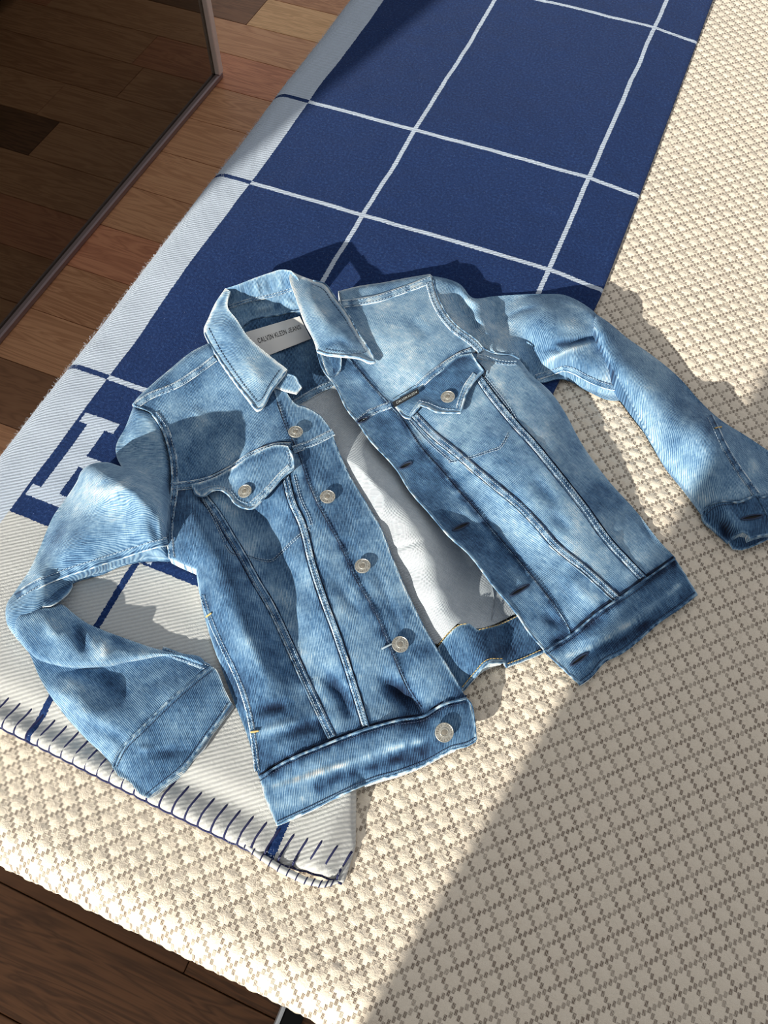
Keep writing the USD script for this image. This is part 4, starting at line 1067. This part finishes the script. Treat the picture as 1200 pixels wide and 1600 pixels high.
seam(CHR[1:], F_R, 12, 1.8, 0.6, 0.36, seed=7)
seam(CHRP, F_R, 12, 2.2, 0.6, 0.36, seed=8)
seam(SHL, F_L, 11, 1.6, 0.62, 0.36, seed=9)
seam(SHR, F_R, 12, 1.8, 0.72, 0.3, seed=10)
seam([(a_ + 5, b_ + 0) for a_, b_ in ARL[1:]], F_L, 11, 1.4, 0.5, 0.36, seed=11)
seam([(a_ - 5, b_ + 3) for a_, b_ in ARR], F_R, 11, 1.5, 0.7, 0.3, seed=12)
seam([(745, 556), (762, 560), (785, 566), (808, 567)], F_R, 8, 0.8, 0.66, 0.25, seed=13)
seam(SIDEL, F_L, 9, 0.9, 0.48, 0.4, seed=14)
for ln, fld in ((PLK, F_L), (PRK, F_R)):
    stitches(jk, ln, fld, 1.5, (1.5, -2.0), 'thread_dark', 3.6, 1.3, 0.0004)
# top edges of the hem bands, cuffs and other folded rims
piping(HEML, F_L, 2.6, 1.5); piping(HEMR, F_R, 2.6, 1.3, 0.8)
stitches(jk, [(x, y + 6) for x, y in HEML], F_L, 2.3, (0,), 'thread_dark')
stitches(jk, [(x + 3, y + 6) for x, y in HEMR], F_R, 2.3, (0,), 'thread_dark')
LOWL = [(744, 1157), (730, 1165), (706, 1171), (667, 1192), (625, 1208), (583, 1220), (537, 1240), (483, 1266), (433, 1289)]
LOWR = [(908, 1069), (925, 1056), (942, 1036), (975, 1018), (1033, 970), (1062, 950), (1089, 929)]
piping(LOWL, F_L, 1.4, 1.6); piping(LOWR, F_R, 1.4, 1.3, 0.8)
stitches(jk, [(x - 1, y - 5) for x, y in LOWL], F_L, 2.2, (0,), 'thread_dark', 3.2, 1.2)
stitches(jk, [(x - 2, y - 5) for x, y in LOWR], F_R, 2.2, (0,), 'thread_dark', 3.2, 1.2)
piping([(729, 1092), (735, 1098), (742, 1133), (744, 1156)], F_L, 1.5, 1.3)
piping([(849, 1016), (880, 1045), (907, 1070)], F_R, 1.4, 1.6)
OPL = [(463, 632), (481, 638), (501, 651), (518, 676), (524, 694), (548, 747), (580, 800), (597, 830), (612, 870), (640, 935), (665, 985), (690, 1027), (721, 1078)]
OPR = [(516, 592), (525, 604), (542, 639), (562, 664), (577, 686), (621, 735), (640, 766), (673, 804), (702, 838), (733, 866), (756, 895), (773, 918), (794, 942), (811, 964), (823, 983), (849, 1014)]
piping(OPL, F_L, 0.4, 1.1, 0.9); piping(OPR, F_R, 0.4, 1.4, 0.95)
# sleeves: long seams and cuff rims
seam([(262, 846), (240, 850), (208, 860), (146, 880), (100, 895), (60, 912), (25, 933)], F_SLu, 15, 1.2, 0.58, 0.34, seed=15)
seam([(253, 1016), (280, 1026), (305, 1035), (326, 1044)], F_SLf, 13, 1.2, 0.58, 0.34, seed=16)
piping([(176, 1199), (190, 1170), (220, 1139), (260, 1099), (300, 1064), (330, 1041)], F_SLf, 2.6, 1.4, 0.9)
stitches(jk, [(182, 1199), (196, 1172), (225, 1143), (265, 1104), (305, 1069), (333, 1047)], F_SLf, 2.4, (0,), 'thread_dark')
CUL = [(230, 1246), (248, 1231), (265, 1218), (285, 1201), (305, 1177), (325, 1149), (349, 1117), (361, 1099)]
piping(CUL, F_SLf, 1.8, 1.5, 0.92)
stitches(jk, [(x - 4, y - 3) for x, y in CUL], F_SLf, 2.2, (0,), 'thread_dark')
seam([(880, 575), (893, 578), (920, 592), (945, 602), (975, 608)], F_SRu, 11, 1.6, 0.64, 0.3, seed=17)
seam([(838, 590), (852, 585), (866, 580), (880, 575)], F_SRu, 10, 1.4, 0.6, 0.34, seed=22)
seam([(1108, 650), (1118, 670), (1130, 695), (1150, 728), (1182, 773)], F_SRf, 12, 1.4, 0.5, 0.34, seed=18)
piping([(1096, 805), (1107, 792), (1120, 785), (1137, 783), (1153, 785), (1167, 780), (1182, 773), (1190, 777), (1205, 773)], F_SRf, 2.6, 1.5, 0.9)
piping([(1145, 857), (1160, 858), (1183, 850), (1200, 842), (1215, 838)], F_SRf, -2.6, 1.4, 0.9)
piping([(1138, 848), (1147, 837), (1160, 831), (1169, 836), (1171, 842), (1183, 838), (1205, 834)], F_SRf, 2.0, 1.3, 0.9)
piping([(1182, 774), (1192, 792), (1202, 812)], F_SRf, 2.4, 1.1, 0.85)
stitches(jk, [(1103, 806), (1112, 796), (1124, 790), (1140, 788), (1165, 785)], F_SRf, 2.2, (0,), 'thread_dark')
piping([(209, 633), (236, 645), (252, 668), (263, 700), (268, 730), (268, 762), (263, 800), (260, 835)], F_L, 1.4, 1.2, 0.92)
piping([(677, 438), (687, 470), (709, 504), (746, 533), (757, 545), (775, 552), (800, 555), (812, 561)], F_R, 1.4, 1.2, 0.92)
# collar rims and seams
for e_ in ([(320, 520), (325, 531), (340, 556), (366, 594), (389, 624), (401, 640), (408, 637), (425, 609), (446, 581)], [(489, 438), (508, 444), (523, 464), (543, 490), (563, 525), (581, 552), (585, 565), (578, 565), (562, 559), (540, 556), (510, 553), (495, 548)]):
    piping(e_, F_C, 0.8, 1.4, 0.93)
stitches(jk, [(326, 512), (345, 548), (370, 586), (393, 617), (402, 628), (406, 626), (421, 600), (437, 577)], F_C, 0.7, (0,), 'thread_dark')
stitches(jk, [(486, 443), (505, 452), (518, 470), (537, 495), (557, 528), (572, 550), (560, 552), (530, 549), (503, 545)], F_C, 0.7, (0,), 'thread_dark')
seam([(357, 480), (387, 470), (428, 461), (462, 450)], F_S, 6, 1.0, 0.62, 0.3, seed=19)
piping([(378, 512), (396, 499), (431, 493), (470, 484)], F_S, 1.5, 1.4, 0.85)
piping([(427, 602), (433, 594), (445, 585), (460, 588), (471, 605)], F_T, 0.6, 1.0); piping([(496, 552), (504, 576), (516, 592), (530, 581)], F_T, 0.6, 1.3)

# flaps: edge piping and inner stitch row
FFL = Field([(299, 757, 17), (329, 748, 17), (362, 731, 24), (396, 709, 31), (433, 695, 35), (455, 706, 37), (459, 733, 38), (424, 766, 33), (393, 795, 30), (368, 787, 25), (358, 774, 22), (346, 766, 24), (334, 766, 28), (320, 774, 30), (306, 772, 24), (385, 755, 28), (340, 755, 19), (365, 758, 21), (420, 735, 33)], [], 0.3, 12)
FFR = Field([(615, 632, 26), (652, 607, 33), (693, 572, 40), (737, 552, 42), (756, 580, 44), (730, 613, 42), (722, 645, 41), (690, 644, 37), (660, 634, 38), (640, 654, 30), (626, 643, 26), (700, 610, 38), (655, 622, 30), (670, 620, 33)], [], 0.3, 19)
piping([(300, 760), (307, 773), (316, 776), (334, 766), (346, 766), (358, 774), (368, 787), (382, 794), (393, 795), (408, 783), (424, 766), (444, 744), (459, 733), (459, 720), (453, 704)], FFL, 1.4, 1.5, 0.97)
seam([(392, 788), (420, 762), (440, 740), (452, 729)], FFL, 8, 1.7, 0.66, 0.3, seed=20)
stitches(jk, [(310, 767), (330, 760), (346, 760), (362, 769), (372, 781), (390, 788)], FFL, 1.5, (0,), 'thread_pale')
stitches(jk, [(452, 728), (451, 714), (447, 703)], FFL, 1.5, (0,), 'thread_pale')
piping([(624, 643), (632, 651), (640, 653), (649, 643), (657, 633), (667, 636), (680, 643), (704, 645), (720, 645), (723, 632), (730, 613), (743, 593), (756, 580), (748, 570), (740, 558)], FFR, 1.4, 1.5, 0.97)
seam([(716, 639), (719, 625), (727, 605), (742, 584)], FFR, 8, 1.7, 0.6, 0.3, seed=21)
stitches(jk, [(640, 647), (655, 626), (670, 630), (690, 638), (712, 640)], FFR, 1.5, (0,), 'thread_pale')
# pocket outlines below the flaps
for ln, fld in (([(352, 850), (362, 864), (385, 868), (405, 874), (424, 876), (437, 866), (455, 848), (474, 832), (486, 824)], F_L), ([(318, 780), (335, 812), (352, 848)], F_L), ([(460, 742), (470, 780), (482, 806), (488, 824)], F_L),
                ([(700, 722), (722, 718), (745, 712), (765, 705), (780, 700), (788, 690), (795, 676)], F_R), ([(640, 656), (668, 688), (706, 722)], F_R), ([(756, 588), (776, 612), (797, 640), (806, 656)], F_R)):
    stitches(jk, ln, fld, 0.5, (-1.5, 1.5), 'thread_pale', 2.8, 1.6, 0.00036, 'pocket_stitching')
    piping(ln, fld, 0.0, 0.55, 0.7, 'pocket_edge')

# ---- buttons
def lathe(profile, n=28):
    p = np.array(profile, float)
    ang = np.arange(n) * 2 * np.pi / n
    v = np.stack([p[:, None, 0] * np.cos(ang), p[:, None, 0] * np.sin(ang), np.repeat(p[:, 1:], n, 1)], -1).reshape(-1, 3)
    i, j = np.meshgrid(np.arange(len(p) - 1), np.arange(n), indexing='ij')
    q = np.stack([i * n + j, i * n + (j + 1) % n, (i + 1) * n + (j + 1) % n, (i + 1) * n + j], -1).reshape(-1, 4)
    return trimesh.Trimesh(v, np.vstack([q[:, [0, 1, 2]], q[:, [0, 2, 3]]]), process=False)


def frame_at(px, py, field, lift, tilt=0.75):
    c = np.array([[px, py], [px + 6, py], [px - 6, py], [px, py + 6], [px, py - 6]])
    W = pt(c[:, 0], c[:, 1], field(c) + lift / 1000)
    n = np.cross(W[1] - W[2], W[4] - W[3]); n /= np.linalg.norm(n)
    if n[2] < 0:
        n = -n
    n = n * tilt + np.array([0, 0, 1 - tilt]); n /= np.linalg.norm(n)
    xa = np.array([1.0, 0.2, 0]); xa -= n * (xa @ n); xa /= np.linalg.norm(xa)
    M = np.eye(4); M[:3, 0], M[:3, 1], M[:3, 2], M[:3, 3] = xa, np.cross(n, xa), n, W[0]
    return M


def ring_text(text, r, height):
    ms = []
    n = len(text)
    for k, ch in enumerate(text):
        if ch == ' ':
            continue
        t = meshkit.text_mesh(ch, height, 0.00022, bold=True)
        t.apply_translation((-t.bounds[:, 0].mean(), 0, 0))
        ang = math.pi / 2 - k * 2 * math.pi / n
        T = trimesh.transformations.rotation_matrix(ang - math.pi / 2, (0, 0, 1))
        T[:3, 3] = (r * math.cos(ang), r * math.sin(ang), 0)
        t.apply_transform(T)
        ms.append(t)
    return join(ms)


LETTERS = ring_text('CALVIN KLEIN JEANS ', 0.0058, 0.0016)


def button(px, py, field, lift, rad=0.0088, label=None):
    k = rad / 0.0088
    body = lathe([(0, 0), (0.0035, 0), (0.0035, 0.0016), (0.0088, 0.0020), (0.0090, 0.0027), (0.0087, 0.0034), (0.0082, 0.0036), (0.0078, 0.0032), (0.0042, 0.0034), (0.0040, 0.0040), (0.0034, 0.0041), (0.0031, 0.0036), (0, 0.0036)])
    core = lathe([(0.0026, 0.00355), (0.0023, 0.0042), (0.0012, 0.0044), (0, 0.0044)], 20)
    M = frame_at(px, py, field, lift)
    ms = []
    for q in (body, core, LETTERS):
        q = q.copy(); q.apply_scale(k)
        if len(ms) == 2:
            q.apply_translation((0, 0, 0.0033 * k))
        q.apply_transform(M); ms.append(q)
    o = obj('button', ms[0], 'button_metal', jk, smooth=40, label=label) if label else obj('button', ms[0], 'button_metal', jk, smooth=40)
    obj('button_core', ms[1], 'button_core', o, smooth=40)
    obj('raised_lettering', ms[2], 'button_core', o)


for px, py in ((462, 677), (512, 778), (567, 886), (625, 1008)):
    button(px, py, F_L, 2.2)
button(693, 1144, F_L, 3.2, 0.0096)
button(384, 769, FFL, 2.0, 0.0084)
button(700, 622, FFR, 2.0, 0.0086)


def buttonhole(cx, cy, dx, dy, field, lift, name='buttonhole'):
    p = np.array([(cx - dx + 2 * dx * t, cy - dy + 2 * dy * t) for t in np.linspace(0, 1, 12)])
    n = np.array([-dy, dx]); n = n / np.hypot(*n)
    bulge = np.sin(np.linspace(0, np.pi, 12))[:, None] ** 0.6
    loop = np.vstack([p + n * bulge * 3.2, (p - n * bulge * 3.2)[::-1], p[:1] + n * 0.1])
    h = field(loop) + lift / 1000
    o = obj(name, tube(pt(loop[:, 0], loop[:, 1], h), 0.0010, 6), 'thread_dark', jk, smooth=True)
    # the open slit
    W1, W2 = (pt(*(p + s_ * n * bulge * 2.2).T, field(p) + (lift - 0.5) / 1000) for s_ in (1, -1))
    obj('slit', grid_mesh(np.stack([W1, W2], 1)), 'slot_black', o)


buttonhole(634, 727, 10, -5, F_R, 2.0)
buttonhole(720, 823, 13, -6, F_R, 2.0)
buttonhole(812, 922, 15, -9, F_R, 2.0)
buttonhole(905, 1030, 14, -10, F_R, 3.0)
buttonhole(567, 656, 9, -4, F_R, 3.0)
buttonhole(1175, 808, 17, -3, F_SRf, 2.4)
# bar tacks
for px, py, dx, dy, f_, mt in ((326, 961, 4, -3, F_L, 'thread_ochre'), (398, 1143, 6, -1, F_L, 'thread_ochre'), (1122, 668, 5, -1, F_SRf, 'thread_ochre'), (604, 1010, 8, -4, F_L, 'thread_pale')):
    c = np.array([(px - dx, py - dy), (px, py), (px + dx, py + dy)], float)
    obj('bar_tack', tube(pt(c[:, 0], c[:, 1], f_(c) + 0.0024), 0.0011, 6), mt, jk, smooth=True)

# ---- neck label and the small black tab
def strip_patch(corners, field, lift, nu=24, nv=10):
    """A four-cornered patch (corners: lower left, lower right, upper right, upper left) laid on the field; returns its grid of points."""
    c = np.array(corners, float)
    u, v = np.meshgrid(np.linspace(0, 1, nu), np.linspace(0, 1, nv), indexing='ij')
    q = (c[0] * ((1 - u) * (1 - v))[..., None] + c[1] * (u * (1 - v))[..., None] + c[2] * (u * v)[..., None] + c[3] * ((1 - u) * v)[..., None])
    h = field(q.reshape(-1, 2)).reshape(nu, nv) + lift / 1000
    return pt(q[..., 0], q[..., 1], h), c


def sew_text(text, corners, field, lift, mat, parent, u0, u1, v0, v1, name='lettering', bold=False):
    """Lettering that follows a patch: the letters fill u0..u1, v0..v1 of it."""
    t = meshkit.text_mesh(text, 1.0, 0.1, bold)
    V = np.array(t.vertices)
    lo, hi = V.min(0), V.max(0)
    u = u0 + (u1 - u0) * (V[:, 0] - lo[0]) / (hi[0] - lo[0])
    v = v0 + (v1 - v0) * (V[:, 1] - lo[1]) / (hi[1] - lo[1])
    c = np.array(corners, float)
    q = c[0] * ((1 - u) * (1 - v))[:, None] + c[1] * (u * (1 - v))[:, None] + c[2] * (u * v)[:, None] + c[3] * ((1 - u) * v)[:, None]
    h = field(q) + lift / 1000 + (V[:, 2] - lo[2]) / (hi[2] - lo[2]) * 0.00025
    return obj(name, (pt(q[:, 0], q[:, 1], h), np.array(t.faces)), mat, parent)


LF = Field([(386, 516, 16), (421, 552, 10), (485, 528, 8), (468, 494, 14), (430, 520, 17), (450, 510, 12), (460, 530, 13)], [([(440, 500), (465, 535)], -1.5, 8)], 0.2, 77)
LC = [(423, 553), (486, 528), (468, 494), (384, 518)]
LC = [(402, 562), (486, 529), (468, 494), (384, 519)]
Wl, _ = strip_patch(LC, LF, 3.0)
Wl2 = Wl.copy(); Wl2[..., 2] -= 0.0006
v1_, f1_ = grid_mesh(Wl); v2_, f2_ = grid_mesh(Wl2)
lab = obj('neck_label', (np.vstack([v1_, v2_]), np.vstack([f1_, f2_[:, ::-1] + len(v1_)])), 'satin_white', jk, smooth=True, label='white woven neck label with dark lettering')
sew_text('CALVIN KLEIN JEANS', LC, LF, 3.1, 'ink', lab, 0.14, 0.93, 0.50, 0.68)
TC = [(616, 636), (655, 614), (653, 607), (613, 628)]
TF = Field([(613, 630, 26), (655, 610, 34), (635, 622, 31), (620, 640, 26), (650, 600, 34)], [], 0.1, 3)
Wl, _ = strip_patch(TC, TF, 5.6, 12, 5)
Wl2 = Wl.copy(); Wl2[..., 2] -= 0.0012
v1_, f1_ = grid_mesh(Wl); v2_, f2_ = grid_mesh(Wl2)
tab = obj('tab_label', (np.vstack([v1_, v2_]), np.vstack([f1_, f2_[:, ::-1] + len(v1_)])), 'tape_black', jk, smooth=True, label='narrow black tab label with pale lettering')
sew_text('CALVIN KLEIN', TC, TF, 5.7, 'ink_pale', tab, 0.12, 0.92, 0.28, 0.72)
